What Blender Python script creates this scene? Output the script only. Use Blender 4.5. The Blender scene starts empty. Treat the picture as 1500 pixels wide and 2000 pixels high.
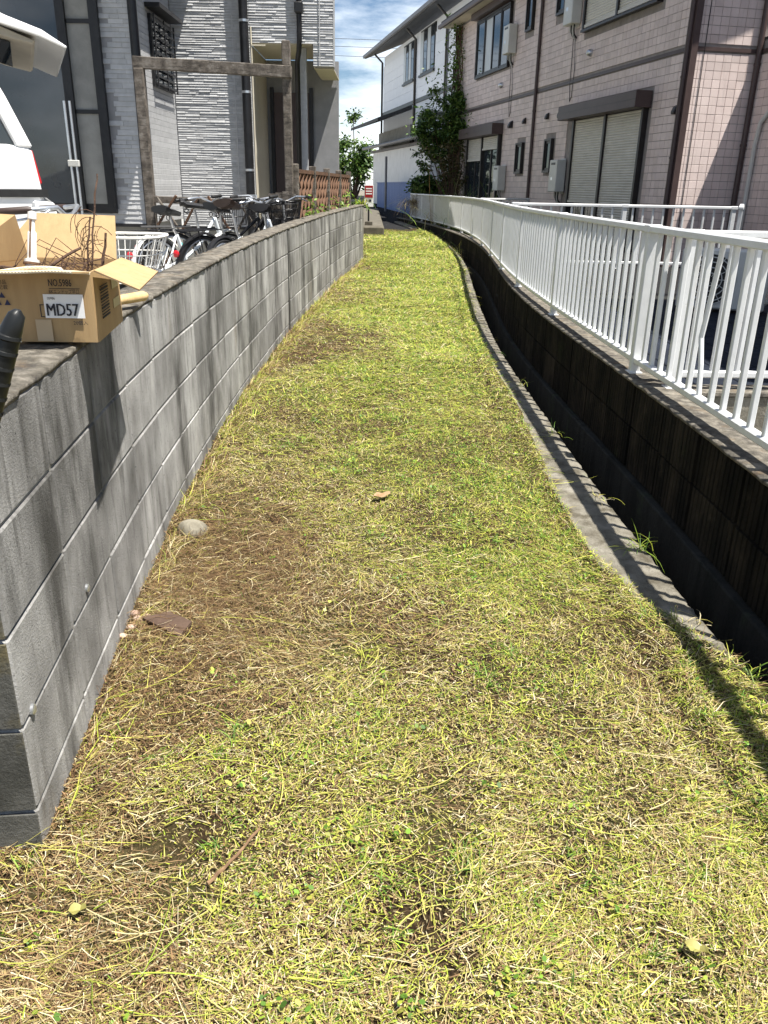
import bpy, bmesh, math, random
import numpy as np
from mathutils import Vector, Matrix
random.seed(7); RNG = np.random.default_rng(11)
PI = math.pi; R = math.radians
sc = bpy.context.scene; COL = sc.collection

# ------------------------------------------------------------------ camera
cam_d = bpy.data.cameras.new('camera'); cam = bpy.data.objects.new('camera', cam_d); COL.objects.link(cam)
cam_d.sensor_fit = 'VERTICAL'; cam_d.sensor_height = 36.0; cam_d.lens = 28.08
cam_d.clip_start = 0.05; cam_d.clip_end = 3000
PITCH, ROLL = R(22.1), R(1.1)
_fw = Vector((0, math.cos(PITCH), -math.sin(PITCH))); _rt = Vector((1, 0, 0)); _up = _rt.cross(_fw)
_r2 = _rt*math.cos(ROLL) + _up*math.sin(ROLL); _u2 = _up*math.cos(ROLL) - _rt*math.sin(ROLL)
cam.matrix_world = Matrix(((_r2.x, _u2.x, -_fw.x, 0), (_r2.y, _u2.y, -_fw.y, 0), (_r2.z, _u2.z, -_fw.z, 0), (0, 0, 0, 1)))
sc.camera = cam

# ------------------------------------------------------------------ light
SUN = Vector((0.318, -0.175, 0.935)).normalized()          # direction towards the sun
SUN_EL = math.asin(SUN.z); SUN_AZ = math.atan2(SUN.x, SUN.y)
w = bpy.data.worlds.new('World'); sc.world = w; w.use_nodes = True
nt = w.node_tree; nt.nodes.clear()
def wn(t, **k):
    n = nt.nodes.new(t)
    for a, b in k.items(): setattr(n, a, b)
    return n
sky = wn('ShaderNodeTexSky', sky_type='NISHITA', sun_disc=False, sun_elevation=SUN_EL, sun_rotation=SUN_AZ,
         air_density=0.85, dust_density=0.15, ozone_density=1.8)
tc = wn('ShaderNodeTexCoord'); mp = wn('ShaderNodeMapping'); mp.inputs['Scale'].default_value = (1.6, 1.6, 6.0)
mp.inputs['Rotation'].default_value = (0.0, R(14), R(25))
nz = wn('ShaderNodeTexNoise'); nz.inputs['Scale'].default_value = 1.7; nz.inputs['Detail'].default_value = 9; nz.inputs['Roughness'].default_value = 0.62
cr = wn('ShaderNodeValToRGB'); cr.color_ramp.elements[0].position = 0.47; cr.color_ramp.elements[1].position = 0.70
cr.color_ramp.elements[0].color = (0.03, 0.03, 0.03, 1); cr.color_ramp.elements[1].color = (0.80, 0.80, 0.80, 1)
mx = wn('ShaderNodeMixRGB'); mx.inputs['Color2'].default_value = (19, 19.6, 20.2, 1)
bg = wn('ShaderNodeBackground'); bg.inputs['Strength'].default_value = 0.050
out = wn('ShaderNodeOutputWorld')
L = nt.links.new
L(tc.outputs['Generated'], mp.inputs['Vector']); L(mp.outputs['Vector'], nz.inputs['Vector']); L(nz.outputs['Fac'], cr.inputs['Fac'])
L(cr.outputs['Color'], mx.inputs['Fac']); hs = wn('ShaderNodeHueSaturation'); hs.inputs['Saturation'].default_value = 1.2; L(sky.outputs['Color'], hs.inputs['Color']); L(hs.outputs['Color'], mx.inputs['Color1']); L(mx.outputs['Color'], bg.inputs['Color']); L(bg.outputs['Background'], out.inputs['Surface'])
sd = bpy.data.lights.new('sun', 'SUN'); sd.energy = 5.0; sd.angle = R(0.53); sd.color = (1.0, 0.955, 0.88)
so = bpy.data.objects.new('sun', sd); COL.objects.link(so); so.location = SUN*60
so.rotation_euler = (-SUN).to_track_quat('-Z', 'Y').to_euler()
vs = sc.view_settings; vs.view_transform = 'Standard'; vs.look = 'None'; vs.gamma = 1.0; vs.use_curve_mapping = False
vs.exposure = 1.08
sc.cycles.max_bounces = 6; sc.cycles.transparent_max_bounces = 6

# ------------------------------------------------------------------ materials
def lin(r, g, b):
    f = lambda c: (c/12.92 if c <= .04045 else ((c+.055)/1.055)**2.4)
    return (f(r/255), f(g/255), f(b/255))
def mk(name, stops, scale=6, detail=6, stretch=(1, 1, 1), rough=0.8, metal=0.0, bump=0.0, bscale=60, bstretch=(1, 1, 1), spec=0.4,
       over=(), island=0.0, coat=0.0, attr=None, transl=0.0, obrand=0.0, bdist=0.01):
    m = bpy.data.materials.new(name); m.use_nodes = True; t = m.node_tree; N = t.nodes; K = t.links.new
    b = N['Principled BSDF']; b.inputs['Roughness'].default_value = rough; b.inputs['Metallic'].default_value = metal
    b.inputs['Specular IOR Level'].default_value = spec; b.inputs['Coat Weight'].default_value = coat
    geo = N.new('ShaderNodeNewGeometry')
    def noise(s, st, d=6, rg=0.6):
        mpn = N.new('ShaderNodeMapping'); mpn.inputs['Scale'].default_value = st; K(geo.outputs['Position'], mpn.inputs['Vector'])
        n = N.new('ShaderNodeTexNoise'); n.inputs['Scale'].default_value = s; n.inputs['Detail'].default_value = d; n.inputs['Roughness'].default_value = rg
        K(mpn.outputs['Vector'], n.inputs['Vector']); return n.outputs['Fac']
    if attr:
        a = N.new('ShaderNodeAttribute'); a.attribute_name = attr; col = a.outputs['Color']
    elif len(stops) == 1:
        rgb = N.new('ShaderNodeRGB'); rgb.outputs[0].default_value = (*stops[0], 1); col = rgb.outputs[0]
    else:
        r = N.new('ShaderNodeValToRGB'); el = r.color_ramp.elements
        n = len(stops)
        for i, c in enumerate(stops):
            p = 0.3 + 0.4*i/(n-1)
            e = el[i] if i < 2 else el.new(p)
            e.position = p; e.color = (*c, 1)
        K(noise(scale, stretch, detail), r.inputs['Fac']); col = r.outputs['Color']
    for (c, s, st, lo, hi, amt) in over:
        mr = N.new('ShaderNodeMapRange'); mr.inputs['From Min'].default_value = lo; mr.inputs['From Max'].default_value = hi; mr.inputs['To Max'].default_value = amt
        K(noise(s, st, 8, .65), mr.inputs['Value'])
        mixn = N.new('ShaderNodeMixRGB'); K(mr.outputs[0], mixn.inputs['Fac']); K(col, mixn.inputs['Color1']); mixn.inputs['Color2'].default_value = (*c, 1); col = mixn.outputs['Color']
    def vary(src, amt, col):
        mr = N.new('ShaderNodeMapRange'); mr.inputs['To Min'].default_value = 1-amt; mr.inputs['To Max'].default_value = 1+amt; K(src, mr.inputs['Value'])
        hv = N.new('ShaderNodeHueSaturation'); K(mr.outputs[0], hv.inputs['Value']); K(col, hv.inputs['Color']); return hv.outputs['Color']
    if island: col = vary(geo.outputs['Random Per Island'], island, col)
    if obrand:
        oi = N.new('ShaderNodeObjectInfo'); col = vary(oi.outputs['Random'], obrand, col)
    K(col, b.inputs['Base Color'])
    if bump:
        bn = N.new('ShaderNodeBump'); bn.inputs['Strength'].default_value = bump; bn.inputs['Distance'].default_value = bdist
        K(noise(bscale, bstretch, 8, .7), bn.inputs['Height']); K(bn.outputs['Normal'], b.inputs['Normal'])
    if transl:
        tr = N.new('ShaderNodeBsdfTranslucent'); K(col, tr.inputs['Color']); ms = N.new('ShaderNodeMixShader'); ms.inputs[0].default_value = transl
        K(b.outputs[0], ms.inputs[1]); K(tr.outputs[0], ms.inputs[2]); K(ms.outputs[0], N['Material Output'].inputs['Surface'])
    return m
VS = (7, 7, .55)                                            # vertical streaks
M = {}
M['block'] = mk('weathered concrete block', [(.13, .127, .12), (.27, .265, .255), (.43, .425, .41)], 3.2, 9, (1.3, 1.3, .8), .95, bump=.7, bscale=170, obrand=.26, spec=.15,
    over=[((.040, .038, .034), 1.6, (3.2, 3.2, .75), .50, .66, .80), ((.055, .052, .047), 4.2, VS, .56, .70, .55), ((.50, .49, .465), 2.4, (3, 3, .8), .58, .72, .50), ((.20, .15, .095), 1.3, (2.5, 2.5, .8), .60, .75, .45), ((.03, .029, .026), 120, (1, 1, 1), .60, .68, .75), ((.55, .54, .52), 140, (1, 1, 1), .66, .72, .5)], bdist=.007)
M['block_end'] = mk('mossy shade darkened block', [(.07, .07, .06), (.15, .147, .135)], 7, 8, (1, 1, 1), .95, bump=.8, bscale=110, spec=.2,
    over=[((.22, .17, .05), 6, (1, 1, 1), .55, .72, .6), ((.04, .04, .035), 5, (1, 1, .6), .5, .7, .7)], bdist=.008)  # moss tints over a base darkened to mimic the face's grazing shade
M['mortar'] = mk('pale mortar', [(.10, .096, .088), (.34, .33, .30)], 3, 8, (1, 1, 1), .95, bump=.5, bscale=120, spec=.2)
M['coping'] = mk('lichen crusted wall top', [(.07, .063, .052), (.16, .145, .12), (.28, .255, .215)], 26, 9, (1, 1, 1), .97, bump=.9, bscale=70, spec=.15,
    over=[((.06, .055, .05), 11, (1, 1, 1), .5, .62, .85), ((.22, .15, .085), 9, (1, 1, 1), .56, .7, .5)], bdist=.012)
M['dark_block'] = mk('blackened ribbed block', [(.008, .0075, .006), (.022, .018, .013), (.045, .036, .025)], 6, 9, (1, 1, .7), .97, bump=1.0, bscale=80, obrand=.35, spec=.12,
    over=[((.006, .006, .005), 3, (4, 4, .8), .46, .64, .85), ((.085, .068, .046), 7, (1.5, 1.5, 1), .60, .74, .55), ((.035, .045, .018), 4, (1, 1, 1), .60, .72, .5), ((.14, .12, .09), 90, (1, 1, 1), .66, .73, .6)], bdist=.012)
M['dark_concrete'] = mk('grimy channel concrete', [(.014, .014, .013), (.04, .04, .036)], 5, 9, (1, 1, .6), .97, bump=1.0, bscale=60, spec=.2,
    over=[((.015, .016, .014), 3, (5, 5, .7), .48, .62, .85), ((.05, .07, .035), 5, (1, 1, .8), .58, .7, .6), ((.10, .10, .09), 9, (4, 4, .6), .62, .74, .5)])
M['curb'] = mk('weathered curb concrete', [(.08, .07, .052), (.19, .175, .14), (.28, .26, .22)], 9, 9, (1, 1, 1), .96, bump=.9, bscale=80, spec=.2,
    over=[((.07, .06, .04), 8, (1, 1, 1), .52, .66, .85), ((.36, .34, .30), 5, (1, 1, 1), .60, .70, .6), ((.10, .11, .03), 5, (1, 1, 1), .62, .74, .5)], bdist=.01)
M['soil'] = mk('soil with dry litter', [(.014, .009, .005), (.05, .033, .017), (.12, .085, .045)], 42, 10, (1, 1, 1), .98, bump=1.0, bscale=90, spec=.1,
    over=[((.09, .10, .03), 2.3, (1, 1, 1), .45, .62, .45), ((.34, .27, .13), 120, (1, 1, 1), .58, .68, .8), ((.02, .014, .008), 75, (1, 1, 1), .57, .68, .8)], bdist=.015)
M['ground'] = mk('bare earth', [(.14, .12, .09), (.22, .2, .16)], 3, 6, rough=.95)
M['asphalt'] = mk('shade darkened asphalt', [(.017, .017, .018), (.030, .030, .031)], 60, 8, rough=1, spec=.05, bump=.5, bscale=200)  # colour taken down to carry the shade over the far road
M['pave'] = mk('yard concrete', [(.28, .27, .25), (.40, .39, .36)], 3, 8, rough=.95, bump=.3, bscale=90, over=[((.15, .14, .12), 2, (1, 1, 1), .5, .7, .5)])
M['paver'] = mk('shade darkened blue paver', [(.012, .015, .022), (.024, .029, .041)], 6, 7, rough=.95, spec=.1, bump=.3, bscale=90, obrand=.12)  # tone lowered to stand in for shade lying on the yard
M['pad'] = mk('old concrete pad', [(.075, .066, .05), (.15, .135, .105)], 5, 8, rough=.95, bump=.5, bscale=40)
M['tile'] = mk('beige wall tile', [(.61, .505, .47), (.69, .585, .55)], 3, 5, rough=.55, island=.09, over=[((.34, .29, .265), 2.2, VS, .56, .78, .40)], bump=.12, bscale=60, obrand=.05)
M['grout'] = mk('grey grout', [(.24, .215, .20), (.31, .28, .265)], 8, 5, rough=.95)
M['brown_metal'] = mk('brown painted metal', [(.060, .040, .038), (.080, .055, .052)], 4, 4, rough=.45)
M['bronze'] = mk('dark bronze aluminium', [(.016, .014, .014), (.03, .026, .025)], 4, 4, rough=.4)
M['black_metal'] = mk('black painted metal', [(.008, .008, .009), (.018, .018, .02)], 8, 4, rough=.4)
M['glass'] = mk('dark window glass', [(.012, .016, .02), (.03, .04, .05)], 1.5, 3, rough=.04, spec=.9)
M['greenglass'] = mk('green obscure glass', [(.04, .085, .08), (.07, .13, .12)], 3, 3, rough=.12, spec=.8)
M['curtain'] = mk('pale window blind', [(.42, .45, .46), (.58, .6, .6)], 12, 3, (6, 6, .2), rough=.35)
M['shutter'] = mk('ivory roller shutter', [(.52, .50, .44), (.62, .60, .54)], 3, 5, (1, 1, 3), rough=.45)
M['heater'] = mk('pale grey enamel', [(.50, .50, .47), (.60, .60, .57)], 3, 5, rough=.4)
M['white'] = mk('white powder coat', [(.60, .61, .61), (.68, .69, .69)], 12, 6, rough=.38, over=[((.34, .30, .23), 5, (1, 1, .5), .58, .76, .55), ((.16, .09, .05), 30, (1, 1, 1), .70, .76, .7)], bump=.05, bscale=80)
M['whiteold'] = mk('dirty white paint', [(.62, .62, .58), (.76, .76, .73)], 5, 6, rough=.5, over=[((.28, .26, .2), 6, (1, 1, .5), .58, .75, .6)])
M['siding'] = mk('grey stone look siding', [(.40, .405, .41), (.50, .505, .51)], 14, 6, rough=.9, island=.10, bump=.5, bscale=90, bdist=.008)
M['sidinggap'] = mk('siding backing', [(.24, .245, .25), (.3, .3, .31)], 6, 4, rough=.95)
M['soffit'] = mk('cream soffit board', [(.52, .47, .36), (.6, .55, .43)], 3, 4, rough=.8)
M['foundation'] = mk('grey render', [(.2, .2, .19), (.3, .3, .28)], 4, 6, rough=.95, bump=.4, bscale=70)
M['whitesiding'] = mk('white cladding board', [(.74, .77, .82), (.80, .83, .87)], 2, 5, rough=.6, island=.03, obrand=.03)
M['greyclad'] = mk('grey metal cladding', [(.52, .56, .62), (.58, .62, .68)], 2, 4, (4, 4, .4), rough=.6, obrand=.04)
M['rooftile'] = mk('dark grey roof', [(.03, .03, .032), (.06, .06, .062)], 10, 5, rough=.7)
M['gutter'] = mk('grey plastic gutter', [(.14, .14, .145), (.2, .2, .205)], 4, 4, rough=.5)
M['stucco'] = mk('white stucco', [(.70, .69, .66), (.80, .79, .76)], 3, 6, rough=.9, bump=.2, bscale=80)
M['bluesheet'] = mk('blue painted steel sheet', [(.055, .115, .29), (.075, .14, .35)], 2, 5, (2, 2, .5), rough=.5, obrand=.05)
M['wood'] = mk('weathered dark wood', [(.05, .042, .034), (.13, .11, .09), (.24, .215, .185)], 14, 9, (1, 1, 1), rough=.9, bump=.7, bscale=60, over=[((.02, .017, .014), 10, (1, 6, 6), .5, .66, .7)])
M['lattice'] = mk('brown stained wood', [(.07, .035, .02), (.15, .08, .045)], 10, 7, rough=.85, bump=.4, bscale=80, island=.15)
M['card'] = mk('corrugated cardboard', [(.37, .245, .12), (.45, .31, .155)], 30, 5, (1, 1, .15), rough=.85, over=[((.36, .24, .12), 4, (1, 1, 1), .55, .75, .5)], bump=.12, bscale=160, bstretch=(1, 1, .05))
M['cardedge'] = mk('cut cardboard edge', [(.62, .5, .34), (.72, .62, .46)], 40, 3, rough=.95)
M['ink'] = mk('black print', [(.02, .02, .03)], rough=.7)
M['inkblue'] = mk('navy print', [(.02, .025, .07)], rough=.7)
M['paper'] = mk('white paper label', [(.78, .78, .78), (.84, .84, .84)], 5, 3, rough=.7)
M['tape'] = mk('faded brown tape', [(.42, .32, .2), (.48, .37, .24)], 8, 3, rough=.35)
M['twig'] = mk('dark twig bark', [(.05, .03, .02), (.13, .075, .05)], 60, 6, rough=.9, bump=.5, bscale=120)
M['drytwig'] = mk('dry reddish twig', [(.13, .075, .04), (.30, .19, .10)], 50, 6, rough=.9, bump=.5, bscale=120)
M['palewood'] = mk('worn varnished wood', [(.50, .33, .14), (.68, .5, .26)], 25, 6, (1, 1, 1), rough=.45, over=[((.16, .09, .04), 30, (1, 1, 1), .62, .74, .7)])
M['rust'] = mk('rusty steel', [(.07, .035, .02), (.2, .11, .06)], 40, 6, rough=.85)
M['rustwhite'] = mk('chipped white paint on steel', [(.70, .68, .62), (.8, .78, .73)], 20, 6, rough=.5, over=[((.14, .07, .035), 28, (1, 1, 1), .58, .66, .9)])
M['rubber'] = mk('black rubber', [(.012, .012, .012), (.025, .025, .025)], 20, 4, rough=.55)
M['grip'] = mk('moulded black grip', [(.006, .007, .007), (.012, .013, .013)], 20, 4, rough=.42, spec=.4)
M['browngrip'] = mk('brown vinyl grip', [(.035, .022, .018), (.06, .038, .03)], 20, 4, rough=.5)
M['saddle'] = mk('black vinyl saddle', [(.014, .014, .016), (.03, .03, .032)], 10, 4, rough=.38)
M['saddlebrown'] = mk('brown vinyl saddle', [(.05, .032, .024), (.075, .048, .036)], 10, 4, rough=.42)
M['silver'] = mk('brushed aluminium', [(.55, .57, .6), (.68, .7, .72)], 8, 4, rough=.32, metal=.85)
M['silverpaint'] = mk('silver white frame paint', [(.62, .66, .70), (.74, .78, .8)], 4, 4, rough=.3, coat=.4)
M['bluepaint'] = mk('blue frame decal', [(.02, .16, .42), (.03, .3, .5)], 4, 3, rough=.35)
M['cyan'] = mk('turquoise frame decal', [(.03, .42, .45), (.06, .5, .5)], 4, 3, rough=.35)
M['redlens'] = mk('red reflector lens', [(.45, .01, .015), (.6, .02, .03)], 30, 3, rough=.15, spec=.8)
M['pinklens'] = mk('faded red lens', [(.75, .12, .16)], rough=.2)
M['vanwhite'] = mk('white car paint', [(.76, .76, .75), (.8, .8, .79)], 1, 3, rough=.18, coat=.6)
M['vantrim'] = mk('beige hatch lining', [(.30, .27, .22), (.36, .33, .27)], 4, 3, rough=.7)
M['stone'] = mk('river stone', [(.15, .135, .10), (.24, .22, .17), (.33, .30, .25)], 16, 8, rough=.9, bump=.4, bscale=60, over=[((.18, .12, .06), 14, (1, 1, 1), .58, .7, .6)])
M['pebble'] = mk('pinkish gravel', [(.40, .24, .18), (.55, .42, .33)], 30, 5, rough=.9, obrand=.3)
M['slate'] = mk('brown tile shard', [(.06, .036, .025), (.11, .07, .048)], 20, 6, rough=.85, bump=.4, bscale=90)
M['signred'] = mk('red sign print', [(.30, .012, .015)], rough=.5)
M['blade'] = mk('grass blade', None, attr='tint', rough=.6, transl=.14, spec=.3)
M['leaf'] = mk('leaf', None, attr='tint', rough=.5, transl=.25, spec=.35)
M['deadleaf'] = mk('dry fallen leaf', [(.20, .11, .05), (.40, .27, .15)], 40, 4, rough=.8)
M['yleaf'] = mk('yellow fallen leaf', [(.24, .22, .06), (.34, .31, .10)], 30, 4, rough=.6)

# ------------------------------------------------------------------ mesh helpers
ORG = {}
class MB:
    def __init__(s): s.v = []; s.f = []
    def add(s, vs, fs):
        o = len(s.v); s.v += [tuple(p) for p in vs]; s.f += [tuple(i+o for i in f) for f in fs]; return s
    def box(s, x0, x1, y0, y1, z0, z1):
        return s.add([(x0,y0,z0),(x1,y0,z0),(x1,y1,z0),(x0,y1,z0),(x0,y0,z1),(x1,y0,z1),(x1,y1,z1),(x0,y1,z1)],
                     [(0,3,2,1),(4,5,6,7),(0,1,5,4),(1,2,6,5),(2,3,7,6),(3,0,4,7)])
    def obox(s, c, a, b, n, ha, hb, hn):                     # oriented box, half sizes
        c, a, b, n = Vector(c), Vector(a).normalized()*ha, Vector(b).normalized()*hb, Vector(n).normalized()*hn
        vs = [c+i*a+j*b+k*n for k in (-1, 1) for j in (-1, 1) for i in (-1, 1)]
        return s.add(vs, [(0,2,3,1),(4,5,7,6),(0,1,5,4),(1,3,7,5),(3,2,6,7),(2,0,4,6)])
    def bar(s, p, q, w, h, up=(0, 0, 1)):
        p, q = Vector(p), Vector(q); d = (q-p); l = d.length; d.normalize()
        u = Vector(up); sd = d.cross(u)
        if sd.length < 1e-4: sd = d.cross(Vector((1, 0, 0)))
        sd.normalize(); u = sd.cross(d)
        return s.obox((p+q)/2, d, sd, u, l/2, w/2, h/2)
    def tube(s, pts, r, n=8, cap=True):
        pts = [Vector(p) for p in pts]; rs = r if isinstance(r, (list, tuple)) else [r]*len(pts)
        d0 = (pts[1]-pts[0]).normalized(); a = d0.cross(Vector((0, 0, 1)))
        if a.length < 1e-3: a = d0.cross(Vector((1, 0, 0)))
        a.normalize(); vs = []; fs = []
        for i, p in enumerate(pts):
            d = (pts[min(i+1, len(pts)-1)]-pts[max(i-1, 0)]).normalized()
            a = (a-d*a.dot(d)).normalized(); b = d.cross(a)
            for k in range(n):
                t = 2*PI*k/n; vs.append(p+(a*math.cos(t)+b*math.sin(t))*rs[i])
        for i in range(len(pts)-1):
            for k in range(n): fs.append((i*n+k, i*n+(k+1) % n, (i+1)*n+(k+1) % n, (i+1)*n+k))
        if cap: fs.append(tuple(range(n-1, -1, -1))); fs.append(tuple((len(pts)-1)*n+k for k in range(n)))
        return s.add(vs, fs)
    def prism(s, poly, f0, f1):                              # poly of points -> f0(p), f1(p) give the two 3-D outlines
        n = len(poly); vs = [f0(p) for p in poly]+[f1(p) for p in poly]
        fs = [tuple(range(n)), tuple(range(2*n-1, n-1, -1))]+[(i, n+i, n+(i+1) % n, (i+1) % n) for i in range(n)]
        return s.add(vs, fs)
    def lathe(s, c, axis, prof, n=16):                       # prof: list of (along, radius)
        c, ax = Vector(c), Vector(axis).normalized(); a = ax.cross(Vector((0, 0, 1)))
        if a.length < 1e-3: a = ax.cross(Vector((1, 0, 0)))
        a.normalize(); b = ax.cross(a); vs = []; fs = []
        for (t, r) in prof:
            for k in range(n):
                q = 2*PI*k/n; vs.append(c+ax*t+(a*math.cos(q)+b*math.sin(q))*max(r, 1e-4))
        m = len(prof)
        for i in range(m-1):
            for k in range(n): fs.append((i*n+k, i*n+(k+1) % n, (i+1)*n+(k+1) % n, (i+1)*n+k))
        fs.append(tuple(range(n-1, -1, -1))); fs.append(tuple((m-1)*n+k for k in range(n)))
        return s.add(vs, fs)
    def torus(s, c, axis, Rr, r, n=28, k=8, arc=(0, 2*PI)):
        c, ax = Vector(c), Vector(axis).normalized(); a = Vector((0, 0, 1)) if abs(ax.z) < .9 else Vector((1, 0, 0))
        a = (a-ax*a.dot(ax)).normalized(); b = ax.cross(a)
        full = abs(arc[1]-arc[0]-2*PI) < 1e-6; st = n if full else n+1
        pts = [c+(a*math.cos(arc[0]+(arc[1]-arc[0])*i/n)+b*math.sin(arc[0]+(arc[1]-arc[0])*i/n))*Rr for i in range(st)]
        if full: pts.append(pts[0].copy())
        return s.tube(pts, r, k, not full)
    def mesh(s, name, m, org=(0, 0, 0), smooth=False, bevel=0.0):
        me = bpy.data.meshes.new(name); o = Vector(org)
        me.from_pydata([tuple(Vector(p)-o) for p in s.v], [], s.f); me.materials.append(m)
        bm = bmesh.new(); bm.from_mesh(me); bmesh.ops.recalc_face_normals(bm, faces=bm.faces)
        if bevel: bmesh.ops.bevel(bm, geom=[e for e in bm.edges if e.calc_face_angle(0) > .6], offset=bevel, segments=1, affect='EDGES', clamp_overlap=True)
        bm.to_mesh(me); bm.free()
        if smooth:
            me.polygons.foreach_set('use_smooth', [True]*len(me.polygons))
            try: me.set_sharp_from_angle(angle=R(smooth if smooth is not True else 45))
            except Exception: pass
        me.update(); return me
    def build(s, name, m, parent=None, smooth=False, bevel=0.0, local=False, origin=None):
        org = (0, 0, 0) if local else (ORG[parent.name] if parent is not None else (origin or (0, 0, 0)))
        o = bpy.data.objects.new(name, s.mesh(name, m, org, smooth, bevel)); COL.objects.link(o)
        if parent is not None: o.parent = parent; ORG[o.name] = org
        else: o.location = org; ORG[o.name] = Vector(org)
        return o
def tag(o, label=None, cat=None, group=None, kind=None):
    if label: o['label'] = label
    if cat: o['category'] = cat
    if group: o['group'] = group
    if kind: o['kind'] = kind
    return o
def thing(name, label, cat, loc=(0, 0, 0), group=None, rotz=0.0):
    o = bpy.data.objects.new(name, None); COL.objects.link(o); o.location = loc; o.rotation_euler = (0, 0, rotz)
    ORG[o.name] = Vector(loc) if not rotz else Vector((0, 0, 0)); o.empty_display_size = .1
    return tag(o, label, cat, group)
def inst(name, me, parent, loc, rotz=0.0, rot=None, scale=None):  # a piece that shares mesh data, placed in world coordinates
    o = bpy.data.objects.new(name, me); COL.objects.link(o); o.parent = parent
    o.location = Vector(loc)-ORG[parent.name]; o.rotation_euler = rot or (0, 0, rotz)
    if scale: o.scale = scale
    ORG[o.name] = Vector(loc); return o
def np_mesh(name, V, F, m, tint=None, parent=None, origin=(0, 0, 0), smooth=False, tri=True):
    """V (n,3), F (k,3 or 4) int arrays; tint (n,3) point colours."""
    if parent is not None: origin = tuple(ORG[parent.name])
    me = bpy.data.meshes.new(name); k = F.shape[1]
    me.vertices.add(len(V)); me.vertices.foreach_set('co', (V-np.array(origin)).astype(np.float32).ravel())
    me.loops.add(F.size); me.loops.foreach_set('vertex_index', F.astype(np.int32).ravel())
    me.polygons.add(len(F)); me.polygons.foreach_set('loop_start', np.arange(0, F.size, k, dtype=np.int32)); me.polygons.foreach_set('loop_total', np.full(len(F), k, dtype=np.int32))
    if tint is not None:
        at = me.attributes.new('tint', 'FLOAT_COLOR', 'POINT'); at.data.foreach_set('color', np.concatenate([tint, np.ones((len(tint), 1))], 1).astype(np.float32).ravel())
    me.materials.append(m); me.update(calc_edges=True); me.validate()
    if smooth: me.polygons.foreach_set('use_smooth', [True]*len(me.polygons))
    o = bpy.data.objects.new(name, me); COL.objects.link(o)
    if parent is not None: o.parent = parent; ORG[o.name] = ORG[parent.name]
    else: o.location = origin; ORG[o.name] = Vector(origin)
    return o
_fonts = {}
def text(body, h, origin, ax, ay, parent, m, name='printed_text', bold=0.0, sx=1.0, align='LEFT', lift=.0012):
    """flat lettering: origin = lower left corner, ax = reading direction, ay = up direction."""
    cu = bpy.data.curves.new(name, 'FONT'); cu.body = body; cu.size = h*1.38; cu.offset = bold*h; cu.align_x = align; cu.resolution_u = 2
    tmp = bpy.data.objects.new(name+'_tmp', cu); COL.objects.link(tmp); bpy.context.view_layer.update()
    me = bpy.data.meshes.new_from_object(tmp.evaluated_get(bpy.context.evaluated_depsgraph_get())); bpy.data.objects.remove(tmp); bpy.data.curves.remove(cu)
    ax, ay = Vector(ax).normalized(), Vector(ay).normalized(); n = ax.cross(ay)
    org = ORG[parent.name]
    for v in me.vertices: v.co = Vector(origin)-org+ax*(v.co.x*sx)+ay*v.co.y+n*lift
    me.materials.clear(); me.materials.append(m); me.name = name
    o = bpy.data.objects.new(name, me); COL.objects.link(o); o.parent = parent; ORG[o.name] = org
    return o
def interp(x, xs, ys): return float(np.interp(x, xs, ys))
def smooth_curve(ys, xs, n=400):                              # Catmull-like smoothing of a plan curve X(Y)
    yy = np.linspace(ys[0], ys[-1], n); xx = np.interp(yy, ys, xs)
    k = 25
    for _ in range(3):
        p = np.pad(xx, k//2, mode='reflect', reflect_type='odd'); xx = np.convolve(p, np.ones(k)/k, 'valid')[:n]
    return yy, xx
class Path:                                                   # plan curve walked by arc length
    def __init__(s, ys, xs):
        s.Y, s.X = smooth_curve(ys, xs); d = np.hypot(np.diff(s.X), np.diff(s.Y)); s.S = np.concatenate([[0], np.cumsum(d)]); s.len = s.S[-1]
    def at(s, t): return np.array([np.interp(t, s.S, s.X), np.interp(t, s.S, s.Y)])
    def dir(s, t):
        d = s.at(min(t+.05, s.len))-s.at(max(t-.05, 0)); return d/np.hypot(*d)
    def off(s, t, o):                                         # o > 0: to the right of travel (+X side)
        d = s.dir(t); return s.at(t)+np.array([d[1], -d[0]])*o
    def s_of_y(s, y): return float(np.interp(y, s.Y, s.S))
    def x_of_y(s, y): return np.interp(y, s.Y, s.X)
def strip_solid(path, t0, t1, o0, o1, z0, z1, step=.25):       # solid that follows a path; z may be functions of y
    mb = MB(); n = max(2, int((t1-t0)/step)); vs = []; fs = []
    for i in range(n+1):
        t = t0+(t1-t0)*i/n; a = path.off(t, o0); b = path.off(t, o1)
        za = z0(a[1]) if callable(z0) else z0; zb = z1(a[1]) if callable(z1) else z1
        vs += [(a[0], a[1], za), (b[0], b[1], za), (b[0], b[1], zb), (a[0], a[1], zb)]
    for i in range(n):
        q = 4*i
        for k in range(4): fs.append((q+k, q+(k+1) % 4, q+4+(k+1) % 4, q+4+k))
    fs += [(3, 2, 1, 0), (4*n, 4*n+1, 4*n+2, 4*n+3)]
    return mb.add(vs, fs)

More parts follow.
